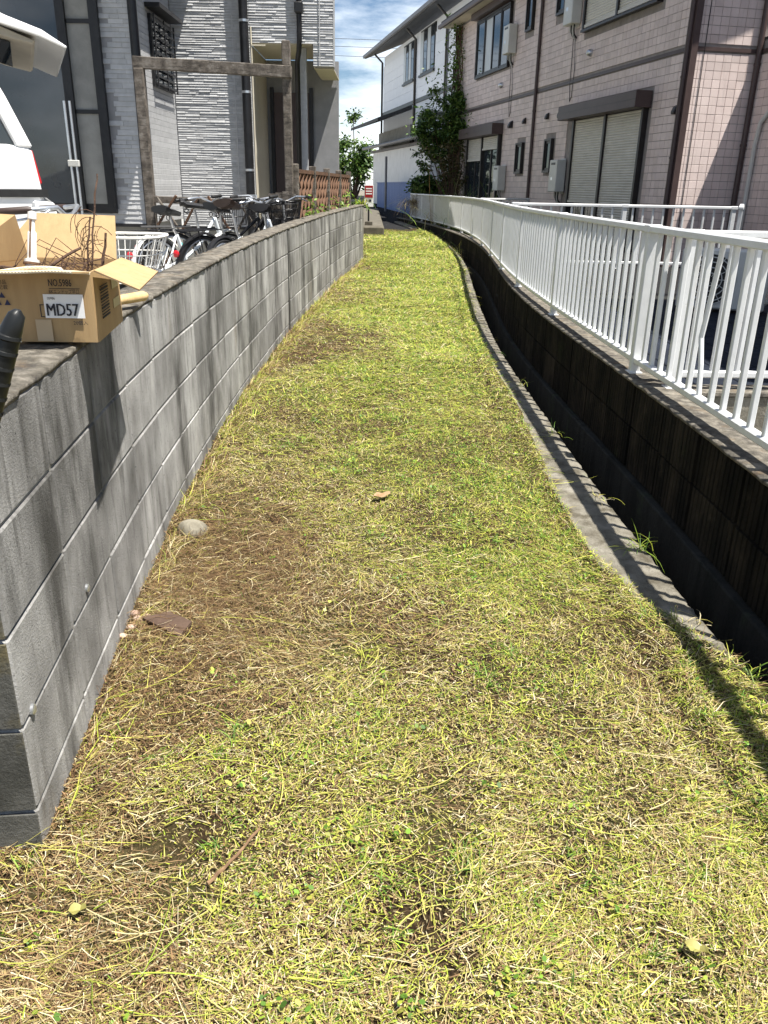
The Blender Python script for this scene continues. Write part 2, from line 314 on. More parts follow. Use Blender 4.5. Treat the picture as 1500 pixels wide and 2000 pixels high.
# value noise on the plan
def vnoise(x, y, s, seed=0):
    r = np.random.default_rng(seed+1000); G = r.random((256, 256))
    x = np.asarray(x)*s+101.3; y = np.asarray(y)*s+57.7
    xi = np.floor(x).astype(int); yi = np.floor(y).astype(int); fx = x-xi; fy = y-yi
    fx = fx*fx*(3-2*fx); fy = fy*fy*(3-2*fy); g = lambda a, b: G[a % 256, b % 256]
    return (g(xi, yi)*(1-fx)+g(xi+1, yi)*fx)*(1-fy)+(g(xi, yi+1)*(1-fx)+g(xi+1, yi+1)*fx)*fy
def fnoise(x, y, s, seed=0): return (vnoise(x, y, s, seed)+.5*vnoise(x, y, s*2.1, seed+1)+.25*vnoise(x, y, s*4.3, seed+2))/1.75

# ------------------------------------------------------------------ the plan of the lane
WALL = Path([1.278, 1.68, 2.09, 2.5, 2.95, 3.8, 4.96, 6.85, 8.7, 10.6, 12.5, 14.33], [-.696, -.742, -.785, -.822, -.852, -.886, -.908, -.895, -.83, -.735, -.60, -.43])
CURB = Path([-1.5, 1.0, 1.83, 2.3, 2.9, 3.3, 3.8, 4.4, 5, 5.8, 6.8, 7.8, 8.7, 10.6, 13.2, 15.7, 18.2, 21, 24.5], [1.12, 1.10, 1.045, .985, .957, .937, .938, .93, .91, .89, .905, .945, .985, 1.09, 1.25, 1.27, 1.15, .88, .35])
RWALL = Path([-1.5, .8, 2.306, 2.75, 3.23, 3.755, 4.69, 5.755, 6.8, 8.22, 11.6, 13.7, 16.1, 17.6, 20.4, 22.8, 25.5], [1.25, 1.21, 1.18, 1.187, 1.192, 1.175, 1.128, 1.105, 1.09, 1.155, 1.38, 1.45, 1.40, 1.29, 1.07, .72, .20])
def gz(y): return np.interp(y, [-3, 1.3, 3, 5, 8, 12, 16, 20, 35, 60], [-1.27, -1.275, -1.255, -1.22, -1.20, -1.18, -1.10, -1.0, -.72, -.62])
ZB = -.785                                                    # top of the right-hand retaining wall is at -.82

# ================================================================== THE SETTING
gm = MB(); S = 700
gm.add([(-S, -S, -2.6), (S, -S, -2.6), (S, S, -2.6), (-S, S, -2.6)], [(0, 1, 2, 3)])
tag(gm.build('ground', M['ground']), kind='structure')
# grass lane, with small bumps
ny, nx = 420, 56
yy = np.concatenate([np.linspace(-3, .6, 20), np.linspace(.65, 21.5, ny-20)])
Vg = []
def lane_left(y):
    return np.where(y < 1.278, -3.2, np.where(y > 14.33, -1.6, WALL.x_of_y(y)-.03))
for y in yy:
    b = float(CURB.x_of_y(y))-.012
    for i in range(nx):
        x = (-3.2+(2.22)*i/8) if i < 8 else -.98+(b+.98)*(i-8)/(nx-9); Vg.append((x, y, 0))
Vg = np.array(Vg)
def KW(y): return np.interp(y, [1.5, 1.95, 2.10, 2.3, 2.65, 3.2, 4.0, 5.0, 7, 9, 14], [.0, .015, .07, .14, .20, .20, .135, .115, .105, .09, .04])+.05*(fnoise(y*0+7, y, 2.2, 33)-.5)
def ground_z(x, y):
    kw = np.maximum(KW(y), .0); u = CURB.x_of_y(y)-x              # u: metres left of the kerb's channel edge
    on = np.clip((.26-u)/.05, 0, 1)                              # earth and thatch lie over the back of the kerb ...
    off = np.clip((kw+.012-u)/.025, 0, 1)                        # ... and leave its front edge bare
    bumps = (fnoise(x, y, 1.7, 5)-.5)*.05+(fnoise(x, y, 11, 9)-.5)*.022
    return gz(y)+bumps*(1-on)+on*(.036+(fnoise(x, y, 9, 9)-.5)*.018)-off*.055
Vg[:, 2] = ground_z(Vg[:, 0], Vg[:, 1])
q = np.arange(ny-1)[:, None]*nx+np.arange(nx-1)[None]; q = q.ravel()
tag(np_mesh('soil_lane', Vg, np.stack([q, q+1, q+1+nx, q+nx], 1), M['soil'], smooth=True), kind='structure')
# curb, drain channel, asphalt beyond
cb = strip_solid(CURB, 0, CURB.len, -.22, -.006, lambda y: gz(y)-.5, lambda y: gz(y)+.006, .18)
kerb = tag(cb.build('kerb', M['curb']), kind='structure')
KERB_TOP = True
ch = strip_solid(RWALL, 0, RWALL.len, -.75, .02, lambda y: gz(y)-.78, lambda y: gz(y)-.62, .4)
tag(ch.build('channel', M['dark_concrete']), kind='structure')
a = MB(); n = 24; vs = []; fs = []
for i in range(n+1):
    y = 20.6+i*(70-20.6)/n; vs += [(-1.2-(y-20)*.035-1.0, y, gz(y)-.015), (1.0-(y-20)*.035+2.5*(y > 30), y, gz(y)-.015)]
for i in range(n): fs.append((2*i, 2*i+1, 2*i+3, 2*i+2))
tag(a.add(vs, fs).build('asphalt_road', M['asphalt']), kind='structure')
yd = MB().box(-40, -.93, -6, 60, -2.4, -1.12)
yl = MB()                                                     # left yard follows the back of the block wall
vs = []; fs = []
for i, y in enumerate(np.linspace(1.2, 14.3, 30)):
    x = float(WALL.x_of_y(max(y, 1.278)))-.16; vs += [(-40, y, -1.12), (x, y, -1.12)]
for i in range(29): fs.append((2*i, 2*i+1, 2*i+3, 2*i+2))
o = len(vs); vs += [(-40, 14.3, -1.121), (-3.25, 14.3, -1.121), (-3.25, 90, -1.121), (-40, 90, -1.121)]; fs.append((o, o+1, o+2, o+3))
tag(yl.add(vs, fs).build('left_yard', M['pave']), kind='structure')
# right yard between the two branch fences, near lot, far lot
ry = MB(); vs = []; fs = []
for i, y in enumerate(np.linspace(3.75, 40, 60)):
    x = float(RWALL.x_of_y(min(y, 24.8)))+.1; vs += [(x, y, -1.10), (40, y, -1.10)]
for i in range(59): fs.append((2*i, 2*i+1, 2*i+3, 2*i+2))
tag(ry.add(vs, fs).build('right_yard', M['asphalt']), kind='structure')
nl = MB(); vs = []; fs = []
for i, y in enumerate(np.linspace(-1.4, 3.6, 14)):
    x = float(RWALL.x_of_y(y))+.1; vs += [(x, y, -1.45), (40, y, -1.45)]
for i in range(13): fs.append((2*i, 2*i+1, 2*i+3, 2*i+2))
tag(nl.add(vs, fs).build('front_lot_ground', M['pave']), kind='structure')
# big pavers of the right yard, each a piece of the setting
yard = MB().box(1.22, 4.5, 3.80, 9.3, -1.11, -1.085).build('paved_yard', M['dark_concrete']); tag(yard, kind='structure')
pm = MB().box(-.145, .145, -.145, .145, 0, .016).mesh('paver', M['paver'], bevel=.004)
for i in range(10):
    for j in range(17):
        x, y = 1.42+i*.30, 3.98+j*.30
        if x < float(RWALL.x_of_y(y))+.25: continue
        inst('paver', pm, yard, (x, y, -1.085), rot=(random.uniform(-.004, .004), random.uniform(-.004, .004), 0))
# old concrete pad at the end of the lane
tag(MB().add([(-1.9, 19.4, -1.3), (-.12, 19.4, -1.3), (-.42, 31, -1.3), (-1.9, 31, -1.3), (-1.9, 19.4, -.83), (-.12, 19.4, -.83), (-.42, 31, -.70), (-1.9, 31, -.70)],
    [(0,3,2,1),(4,5,6,7),(0,1,5,4),(1,2,6,5),(2,3,7,6),(3,0,4,7)]).build('pavement_pad', M['pad'], bevel=.03), kind='structure')

# ================================================================== BLOCK WALL (left of the lane)
def wtop(y): return np.interp(y, [1.2, 3.5, 7, 14.4], [-.378, -.368, -.335, -.268])
bw = thing('block_wall', 'grey weathered concrete block wall with dark streaks along the left edge of the grass lane', 'wall', (-.85, 1.28, -1.27))
bme = [MB().box(-.075, .075, -.1958, .1958, -.0965, .0965).mesh('concrete_block', M['block'], bevel=.004) for _ in range(1)]
bme[0].materials.append(M['block_end'])
def is_end(p): return abs(p.normal.y) > .9
nb = int(WALL.len/.4)
EXP = 14                                                      # the open joint stands after this block
for i in range(nb+1):
    s0 = i*.4+.2+(.008 if i > EXP else 0)
    if s0+.2 > WALL.len+.02: break
    c = WALL.off(s0, -.075); d = WALL.dir(s0); rz = math.atan2(d[1], d[0])-PI/2
    for r in range(5):
        zc = float(wtop(c[1]))-.016-.099-.2*r
        ob = inst('concrete_block', bme[0], bw, (c[0]+random.uniform(-.0015, .0015), c[1], zc), rot=(0, 0, rz))
mo = strip_solid(WALL, .01, WALL.len-.03, -.142, -.0055, lambda y: wtop(y)-1.05, lambda y: wtop(y)-.012, .2).build('mortar', M['mortar'], bw)
# rough weathered crust that tops the wall
def rough_cap(path, t0, t1, o0, o1, ztop, th, step=.04, seed=3, nacross=6, amp=1.0):
    n = int((t1-t0)/step); V = []; rr = np.random.default_rng(seed)
    for i in range(n+1):
        t = t0+(t1-t0)*i/n
        j0, j1 = rr.normal(0, .0022*amp, 2)
        prof = [(o0+j0, -th)]+[(o0+(o1-o0)*k/(nacross-1)+(j0 if k == 0 else j1 if k == nacross-1 else 0), -.004*(k in (0, nacross-1))+rr.normal(0, .0016*amp)) for k in range(nacross)]+[(o1+j1, -th)]
        for (o, dz) in prof:
            p = path.off(t, o); V.append((p[0], p[1], float(ztop(p[1]))+dz))
    m = nacross+2; F = []
    for i in range(n):
        for k in range(m): F.append((i*m+k, i*m+(k+1) % m, (i+1)*m+(k+1) % m, (i+1)*m+k))
    return np.array(V), np.array(F)
V, F = rough_cap(WALL, -.0, WALL.len, -.153, .003, wtop, .017)
np_mesh('coping', V, F, M['coping'], parent=bw)
V, F = rough_cap(CURB, 0, CURB.len, -.22, 0, lambda y: gz(y)+.022, .05, .03, 12, 12, 1.15)
np_mesh('kerb_crust', V, F, M['curb'], parent=kerb, smooth=False)
e0 = WALL.off(0, -.075)
for k, (zz) in enumerate(range(5)):                            # mossy wall ends by the lane mouth, colour darkened for their shade
    zc = float(wtop(1.28))-.016-.099-.2*k
    d = WALL.dir(0); rz = math.atan2(d[1], d[0])-PI/2
    o = MB().box(-.0735, .0735, -.003, .002, -.094, .094).mesh('end_face', M['block_end'], bevel=.001)
    inst('end_face', o, bw, (e0[0], e0[1]-.001, zc), rot=(0, 0, rz))
c = WALL.at((EXP+1)*.4+.004); d = WALL.dir((EXP+1)*.4)
MB().obox((c[0], c[1], -.84), (d[0], d[1], 0), (d[1], -d[0], 0), (0, 0, 1), .006, .0045, .5).build('expansion_joint', M['rubber'], bw)
for (y, z) in [(1.335, -.985), (1.80, -.955)]:
    s0 = WALL.s_of_y(y); p = WALL.at(s0); d = WALL.dir(s0); nrm = (d[1], -d[0], 0)
    MB().lathe((p[0], p[1], z), nrm, [(-.004, .011), (.006, .011), (.008, .008), (.008, .001)], 14).build('plug', M['silver'], bw, smooth=True)

# ================================================================== RIGHT RETAINING WALL over the channel
rw = thing('retaining_wall', 'black grimy ribbed block wall dropping into the drain channel under the white fence', 'wall', (1.2, .0, -1.9))
rb = MB()
pts = []                                                      # ribbed face profile (x = depth, y = along)
ng = 11; pw = .39/ng
for k in range(ng):
    y0 = -.195+k*pw; j = [0, .002, -.002, .001][k % 4]
    pts += [(-.075+j*.5, y0+.004), (-.075-j*.5, y0+pw-.007), (-.067, y0+pw-.0045), (-.067, y0+pw-.0005)]
poly = pts+[(.075, .195), (.075, -.195)]
rb.prism(poly, lambda p: (p[0], p[1], -.097), lambda p: (p[0], p[1], .097))
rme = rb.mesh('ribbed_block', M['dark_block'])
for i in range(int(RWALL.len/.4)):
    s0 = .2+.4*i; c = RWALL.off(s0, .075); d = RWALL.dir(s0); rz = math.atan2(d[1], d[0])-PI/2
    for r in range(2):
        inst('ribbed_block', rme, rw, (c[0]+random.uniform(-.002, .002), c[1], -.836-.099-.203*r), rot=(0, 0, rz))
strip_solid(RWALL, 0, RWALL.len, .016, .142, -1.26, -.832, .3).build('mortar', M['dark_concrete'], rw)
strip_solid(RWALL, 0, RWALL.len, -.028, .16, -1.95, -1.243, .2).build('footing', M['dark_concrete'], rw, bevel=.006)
V, F = rough_cap(RWALL, 0, RWALL.len, -.003, .153, lambda y: -.82+0*y, .017, .05, 8)
np_mesh('coping', V, F, M['coping'], parent=rw)

# ================================================================== WHITE FENCE on the retaining wall
FEN = Path([-1.5, .8, 2.735, 3.95, 5.84, 7.6, 9.83, 13, 16.3, 18.97, 21.0, 24.8], [1.33, 1.285, 1.25, 1.205, 1.172, 1.17, 1.285, 1.47, 1.50, 1.345, 1.14, .60])
RT, RB_ = -.138, -.768
balm = MB().box(-.0105, .0105, -.0105, .0105, RB_+.028, RT-.026).mesh('baluster', M['white'], bevel=.003)
posm = MB().box(-.022, .022, -.024, .024, -.819, RT-.024).mesh('post', M['white'], bevel=.004)
footm = MB().box(-.032, .032, -.034, .034, -.819, -.811).mesh('base_plate', M['white'], bevel=.002)
def rail_run(path, t0, t1, parent):
    n = max(1, int(round((t1-t0)/.25)))
    for (nm, wd, z0, z1) in (('top_rail', .029, RT-.030, RT), ('bottom_rail', .019, RB_, RB_+.030)):
        strip_solid(path, t0, t1, -wd, wd, z0, z1, .2).build(nm, M['white'], parent, bevel=.005)
fence = thing('white_fence', 'long curving white metal railing on the blackened wall beside the drain channel', 'fence', (1.25, 2.7, -.82))
sb = FEN.s_of_y(.9); pys = [2.12, 3.90, 5.81, 7.56, 9.26, 11.2, 13.25, 15.3, 17.06, 18.97, 21.0, 22.9, 24.72]
ps = [FEN.s_of_y(y) for y in pys]
ends = [sb]+ps
for k in range(len(ends)-1):
    rail_run(FEN, ends[k]+(.0015 if k else 0), ends[k+1]-.0015, fence)
for t in ps:
    c = FEN.at(t); d = FEN.dir(t); rz = math.atan2(d[1], d[0])-PI/2
    inst('post', posm, fence, (c[0], c[1], 0), rz); inst('base_plate', footm, fence, (c[0], c[1], 0), rz)
    j = MB().obox((c[0], c[1], RT-.0145), (d[0], d[1], 0), (d[1], -d[0], 0), (0, 0, 1), .035, .0315, .0175).build('rail_sleeve', M['white'], fence, bevel=.004)
nbal = 0; t = sb+.05; BENT = None
while t < ps[-1]-.03:
    if min(abs(t-p) for p in ps) > .030:
        c = FEN.at(t); d = FEN.dir(t); rz = math.atan2(d[1], d[0])-PI/2
        if BENT is None and c[1] > 3.02:
            BENT = (c[0], c[1])
            MB().tube([(c[0], c[1], RB_+.028), (c[0]-.004, c[1]+.02, -.62), (c[0]-.01, c[1]+.045, -.52), (c[0]-.004, c[1]+.028, -.36), (c[0], c[1], RT-.026)], .0105, 8).build('baluster', M['white'], fence)['label'] = 'kinked baluster bent out of line'
        else: inst('baluster', balm, fence, (c[0], c[1], 0), rz)
        nbal += 1
    t += .1135
def branch_fence(name, label, pts, n_posts, z_off=0.0):
    p0, p1 = Vector((*pts[0], 0)), Vector((*pts[1], 0)); d = (p1-p0).normalized(); ln = (p1-p0).length
    th = thing('branch_fence', label, 'fence', (p0.x, p0.y, -.82+z_off), 'white railings branching off to the right'); rz = math.atan2(d.y, d.x)-PI/2; nrm = Vector((d.y, -d.x, 0))
    for (nm, wd, za, zb) in (('top_rail', .027, RT-.030, RT), ('bottom_rail', .018, RB_, RB_+.030)):
        MB().bar(p0+Vector((0, 0, (za+zb)/2+z_off)), p1+Vector((0, 0, (za+zb)/2+z_off)), 2*wd, zb-za).build(nm, M['white'], th, bevel=.005)
    for k in range(n_posts):
        q = p0+d*(ln*(k+.03)/(n_posts-1+.06)); inst('post', posm, th, (q.x, q.y, z_off), rz); inst('base_plate', footm, th, (q.x, q.y, z_off), rz)
        MB().obox((q.x, q.y, RT-.0145+z_off), d, nrm, (0, 0, 1), .035, .0295, .0175).build('rail_sleeve', M['white'], th, bevel=.004)
    t = .1
    while t < ln-.05:
        q = p0+d*t
        inst('baluster', balm, th, (q.x, q.y, z_off), rz); t += .1135
    return th
bf1 = branch_fence('branch_fence', 'short white railing on a rough low wall at the right edge of the picture', [(1.262, 3.60), (4.9, 3.74)], 4, -.005)
bf2 = branch_fence('branch_fence', 'white railing crossing in front of the pink house with its ivory shutters', [(1.345, 9.45), (3.85, 9.50)], 3, .012)
bf3 = branch_fence('branch_fence', 'far shaded white railing beside the overgrown end of the pink house', [(1.60, 15.0), (2.62, 16.2)], 2, .0)
bf4 = branch_fence('branch_fence', 'white railing running away beside the inner corner downpipe', [(3.92, 9.56), (5.15, 12.55)], 3, .012)
# rough low wall under the near branch, facing the lane mouth
lw = thing('low_wall', 'rough brown concrete wall below the short railing at the right edge', 'wall', (1.3, 3.6, -1.6))
for (z0, z1, dd) in ((-1.6, -1.045, .006), (-1.04, -.842, 0)):
    MB().add([(1.33, 3.53-dd, z0), (5.2, 3.68-dd, z0), (5.2, 3.83, z0), (1.33, 3.68, z0), (1.33, 3.53-dd, z1), (5.2, 3.68-dd, z1), (5.2, 3.83, z1), (1.33, 3.68, z1)],
             [(0,3,2,1),(4,5,6,7),(0,1,5,4),(1,2,6,5),(2,3,7,6),(3,0,4,7)]).build('wall_course', M['curb'], lw, bevel=.006)
MB().add([(1.325, 3.52, -.841), (5.2, 3.67, -.841), (5.2, 3.84, -.841), (1.325, 3.69, -.841), (1.325, 3.52, -.826), (5.2, 3.67, -.826), (5.2, 3.84, -.826), (1.325, 3.69, -.826)],
         [(0,3,2,1),(4,5,6,7),(0,1,5,4),(1,2,6,5),(2,3,7,6),(3,0,4,7)]).build('coping', M['coping'], lw)

# ================================================================== PINK TILED HOUSE
HD = Vector((-.203, .979, 0)).normalized(); HN = Vector((-HD.y, HD.x, 0))      # HN points out of the west front (towards the lane)
P0 = Vector((4.26, 14.0, 0))
def hp(t, z, o=0.0): return P0+HD*t+HN*o+Vector((0, 0, z))    # point on the west front: t along it (+ = away), o = out of it
house = thing('tiled_house', 'two storey house clad in pinkish beige tiles behind the white fence', 'house', (4.5, 13.2, -1.1))
ED = Vector((HD.y, -HD.x, 0))                                  # along the end face (+ = right)
T0, T1 = -.58, 11.9; ZG, ZT = -1.1, 4.20
C0 = hp(T0, 0); ELEN = 1.12
WT0 = T0                                                       # the wing stands right of the inner corner
C1 = C0+ED*ELEN
def tile_face(org, along, out, length, z0, z1, holes, first, n_ind, tw=.134, thh=.1165, skip=None):
    """tiles as proud pieces; the n_ind first ones (sorted by FIRST) as parts, the rest joined."""
    tiles = []
    nx_ = int(length/tw); nz_ = int((z1-z0)/thh)
    for i in range(nx_):
        for k in range(nz_):
            a0, b0 = i*tw, z0+k*thh
            if any(a0+tw > h[0]+.02 and a0 < h[1]-.02 and b0+thh > h[2]+.02 and b0 < h[3]-.02 for h in holes): continue
            tiles.append((a0, b0))
    tiles.sort(key=first); joined = MB()
    g = .0065
    unit = MB().obox((0, 0, 0), (1, 0, 0), (0, 1, 0), (0, 0, 1), (tw-g)/2, .006, (thh-g)/2).mesh('tile', M['tile'], bevel=.0022)
    rz = math.atan2(along.y, along.x)
    for n_, (a0, b0) in enumerate(tiles):
        c = org+along*(a0+tw/2)+Vector((0, 0, b0+thh/2))+out*random.uniform(.0005, .0025)
        if n_ < n_ind: inst('tile', unit, house, c, rot=(0, 0, rz))
        else: joined.obox(c, along, out, (0, 0, 1), (tw-g)/2, .006, (thh-g)/2)
    if joined.v:
        o = joined.build('tile_field', M['tile'], house); o['kind'] = 'stuff'
# openings on the west front: (t0,t1,z0,z1)
OPEN = [(.36, 3.7, -.95, 1.52), (7.62, 10.75, -.95, 1.50), (6.02, 6.50, .33, 1.02), (4.30, 4.72, .33, 1.02), (5.98, 6.42, 3.18, 3.90), (4.26, 4.68, 3.18, 3.90), (7.42, 10.02, 2.66, 4.02), (.46, 3.26, 2.72, 4.02)]
hol = [(h[0]-T0, h[1]-T0, h[2], h[3]) for h in OPEN]+[(0, 20, 1.935, 2.015)]
B = MB(); B.obox(hp((T0+T1)/2, (ZG+ZT)/2, -.14), HD, HN, (0, 0, 1), (T1-T0)/2, .14-.002, (ZT-ZG)/2); B.build('wall', M['grout'], house)
B = MB(); B.obox(C0+ED*(ELEN/2+.14)+Vector((0, 0, (ZG+ZT)/2))+HD*.142, ED, HD, (0, 0, 1), ELEN/2-.0, .14, (ZT-ZG)/2); B.build('wall', M['grout'], house)
WL = 8.2
ZL = 2.12                                                     # the wing's lower storey ends here, the upper one is set back
B = MB(); B.obox(C1-HD*(WL/2)+ED*.145+Vector((0, 0, (ZG+ZL)/2)), HD, ED, (0, 0, 1), WL/2+.28, .14, (ZL-ZG)/2); B.build('wall', M['grout'], house)
B = MB(); B.obox(C1-HD*(WL+.3)+ED*3+Vector((0, 0, (ZG+ZL)/2)), ED, HD, (0, 0, 1), 2.85, .14, (ZL-ZG)/2); B.build('wall', M['grout'], house)
B = MB(); B.obox(C1-HD*(WL/2-.3)+ED*2.3+Vector((0, 0, (ZL+ZT)/2)), HD, ED, (0, 0, 1), WL/2+.28, 1.5, (ZT-ZL)/2); B.build('wall', M['tile'], house)
B = MB(); B.obox(C1-HD*(WL/2)+ED*1.5+Vector((0, 0, ZL+.02)), HD, ED, (0, 0, 1), WL/2+.2, 1.5, .02); B.build('roof', M['rooftile'], house)
B = MB(); B.obox(C0+ED*(ELEN+.4)+HD*.142+Vector((0, 0, (ZL+ZT)/2)), ED, HD, (0, 0, 1), .4, .14, (ZT-ZL)/2); B.build('wall', M['tile'], house)
tile_face(C0+HN*.002, HD, HN, T1-T0, ZG, ZT-.05, hol, lambda q: q[0]+abs(q[1]-.6)*.3, 150)
tile_face(C0-HD*.002, ED, -HD, ELEN-.02, ZG, ZT-.05, [(0, 5, 1.935, 2.015)], lambda q: abs(q[1]-.6), 130)
tile_face(C1-HD*WL, HD, -ED, WL-.02, ZG, ZL-.05, [(0, 20, 1.935, 2.015)], lambda q: -q[0]+abs(q[1]-.6)*.4, 18)
# belt course
B = MB(); B.obox(hp((T0+T1)/2, 1.975, .009), HD, HN, (0, 0, 1), (T1-T0)/2, .012, .026); B.build('belt_course', M['brown_metal'], house)
B = MB(); B.obox(C0+ED*(ELEN/2)-HD*.009+Vector((0, 0, 1.975)), ED, HD, (0, 0, 1), ELEN/2-.01, .012, .026); B.build('belt_course', M['brown_metal'], house)
B = MB(); B.obox(C1-HD*(WL/2)-ED*.009+Vector((0, 0, 1.975)), HD, ED, (0, 0, 1), WL/2-.01, .012, .026); B.build('belt_course', M['brown_metal'], house)
# dark panel joints down the front
for t in (.2, 1.85, 3.9, 7.0, 8.7, 10.3):
    B = MB(); B.obox(hp(t, 3.05, .0075), HD, HN, (0, 0, 1), .0035, .0012, 1.05); 
    B.build('panel_joint', M['grout'], house)
# roof and eaves
rf = MB(); ov = .42
rf.add([hp(T0-.74, ZT+.02, ov), hp(T1+ov, ZT+.02, ov), hp(T1+ov, ZT+1.6, -3.4), hp(T0-.74, ZT+1.6, -3.4), hp(T0-.74, ZT+.14, ov), hp(T1+ov, ZT+.14, ov), hp(T1+ov, ZT+1.72, -3.4), hp(T0-.74, ZT+1.72, -3.4)],
       [(0,3,2,1),(4,5,6,7),(0,1,5,4),(1,2,6,5),(2,3,7,6),(3,0,4,7)])
roof = rf.build('roof', M['rooftile'], house)
B = MB(); B.obox(hp((T0+T1)/2, ZT+.0, ov/2), HD, HN, (0, 0, 1), (T1-T0)/2+ov, ov/2-.01, .012); B.build('soffit', M['soffit'], house)
B = MB(); B.obox(hp((T0+T1)/2, ZT-.0, ov+.05), HD, HN, (0, 0, 1), (T1-T0)/2+ov, .05, .05); B.build('gutter', M['brown_metal'], house, bevel=.02)
# downpipes
def pipe_h(t, o, z0, z1, r=.034, nm='downpipe', m='brown_metal'):
    p = MB().tube([hp(t, z0, o), hp(t, z1, o)], r, 10).build(nm, M[m], house, smooth=True)
    for z in np.arange(z0+.5, z1, 1.1):
        MB().lathe(hp(t, z, o), (0, 0, 1), [(-.016, r+.007), (.016, r+.007)], 10).build('pipe_clip', M[m], p)
pipe_h(5.52, .045, ZG, ZT); pipe_h(T0+.03, .05, ZG, ZT, .04); pipe_h(11.75, .05, ZG, ZT, .034)
B = MB(); B.obox(C0+ED*.02-HD*.03+Vector((0, 0, (ZG+ZT)/2)), ED, HD, (0, 0, 1), .05, .022, (ZT-ZG)/2-.01); B.build('corner_trim', M['brown_metal'], house)
q0 = C1-ED*.05-HD*.06
pp = MB().tube([q0+Vector((0, 0, ZG)), q0+Vector((0, 0, ZT))], .042, 10).build('downpipe', M['brown_metal'], house, smooth=True)
for z in (-.2, .7, 1.8, 2.9): MB().lathe(q0+Vector((0, 0, z)), (0, 0, 1), [(-.018, .05), (.018, .05)], 10).build('pipe_clip', M['brown_metal'], pp)
q1 = C1-HD*.34-ED*.045
MB().tube([q1+Vector((0, 0, -.9)), q1+Vector((0, 0, .7)), q1-HD*.05+Vector((0, 0, 1.0)), q1-HD*.28+Vector((0, 0, 1.2)), q1-HD*.40+Vector((0, 0, 1.5)), q1-HD*.42+Vector((0, 0, 2.6))], .034, 10).build('lagged_pipe', M['heater'], house, smooth=True)
MB().tube([C0+ED*.2-HD*.02+Vector((0, 0, -1)), C0+ED*.2-HD*.02+Vector((0, 0, ZT))], .006, 6).build('cable', M['black_metal'], house)
# shutter boxes and shutters
def slats(t0, t1, z0, z1, o, parent, pitch=.042):
    mb_n = int((z1-z0)/pitch)
    h = (z1-z0)/mb_n
    me = MB().prism([(0, 0), (0, h*.98), (.006, h*.9), (.011, h*.5), (.006, h*.1)], lambda p: HD*0+HN*p[0]+Vector((0, 0, p[1])), lambda p: HD*(t1-t0)+HN*p[0]+Vector((0, 0, p[1]))).mesh('slat', M['shutter'])
    for k in range(mb_n): inst('slat', me, parent, hp(t0, z0+k*h, o))
def bx(t0, t1, z0, z1, o0, o1, nm, m, parent=house, bevel=.0):
    return MB().obox(hp((t0+t1)/2, (z0+z1)/2, (o0+o1)/2), HD, HN, (0, 0, 1), (t1-t0)/2, abs(o1-o0)/2, (z1-z0)/2).build(nm, M[m], parent, bevel=bevel)
def shutter_unit(t0, t1, zb, zt, open_a, open_b, big=True):
    fr = bx(t0-.05, t1+.05, zb-.05, zt, .0, .012, 'shutter_frame', 'bronze')
    tm = (t0+t1)/2
    for a, b in ((t0-.06, t0), (tm-.035, tm+.035), (t1, t1+.06)): bx(a, b, zb-.05, zt-.001, .0125, .10, 'guide_rail', 'bronze', fr)
    for (a, b, zo) in ((t0, tm-.035, open_a), (tm+.035, t1, open_b)):
        bx(a, b, zb, zt, .0125, .018, 'window_pane', 'glass', fr)
        slats(a+.005, b-.005, zo, zt-.01, .055, fr)
        bx(a, b, zo-.045, zo, .045, .085, 'shutter_bottom', 'shutter', fr, .004)
        if zo > zb+.3:
            bx((a+b)/2-.03, (a+b)/2+.03, zb, zo-.05, .019, .04, 'sash_bar', 'bronze', fr)
            bx(a, b, zb, zb+.05, .019, .045, 'sash_bar', 'bronze', fr)
    hd = bx(t0-.14, t1+.34 if big else t1+.2, zt+.0, zt+.245, .0125, .30, 'shutter_box', 'brown_metal', house, .006)
    bx(t0-.138, t1+.338 if big else t1+.198, zt+.118, zt+.124, .3005, .303, 'groove', 'bronze', hd)
    bx(t0-.14, t1+.1, zb-.10, zb-.05, .0, .12, 'sill', 'bronze', house)
shutter_unit(.53, 3.20, -.85, 1.27, -.84, -.16)
shutter_unit(7.72, 10.25, -.85, 1.25, .98, .74, False)
# windows
def window(t0, t1, z0, z1, panes, m='glass', blind=(), o=.0):
    f = bx(t0, t1, z0, z1, .0, .02, 'window', 'bronze')
    for (a, b, c, d) in ((t0-.035, t1+.035, z0-.045, z0), (t0-.035, t1+.035, z1, z1+.035), (t0-.035, t0, z0+.0, z1), (t1, t1+.035, z0+.0, z1)): bx(a, b, c, d, .0, .075, 'frame', 'bronze', f)
    wd = (t1-t0)/panes
    for k in range(panes):
        a, b = t0+k*wd, t0+(k+1)*wd
        bx(a+.045, b-.045, z0+.05, z1-.05, .0205, .032+.01*(k % 2), 'pane', 'curtain' if k in blind else m, f)
        for (c, d) in ((a+.001, a+.045), (b-.045, b-.001)): bx(c, d, z0+.001, z1-.001, .0205, .048+.012*(k % 2), 'sash', 'bronze', f)
        for (c, d) in ((z0+.001, z0+.049), (z1-.049, z1-.001)): bx(a+.046, b-.046, c, d, .0205, .048+.012*(k % 2), 'sash', 'bronze', f)
    return f
window(7.5, 9.98, 2.72, 3.96, 4, 'glass', (2,)); window(6.06, 6.38, 3.26, 3.86, 1); window(4.3, 4.64, 3.28, 3.86, 1)
window(6.10, 6.44, .40, .97, 1); window(4.37, 4.68, .40, .97, 1)
bx(7.4, 10.15, 4.02, 4.16, .0125, .2, 'window_hood', 'brown_metal')
fr = bx(.48, 3.24, 2.74, 4.02, 0, .012, 'shutter_frame', 'bronze')
for a, b in ((.50, 1.84), (1.90, 3.20)): slats(a, b, 2.86, 4.0, .05, fr); bx(a, b, 2.80, 2.855, .04, .085, 'shutter_bottom', 'shutter', fr, .004)
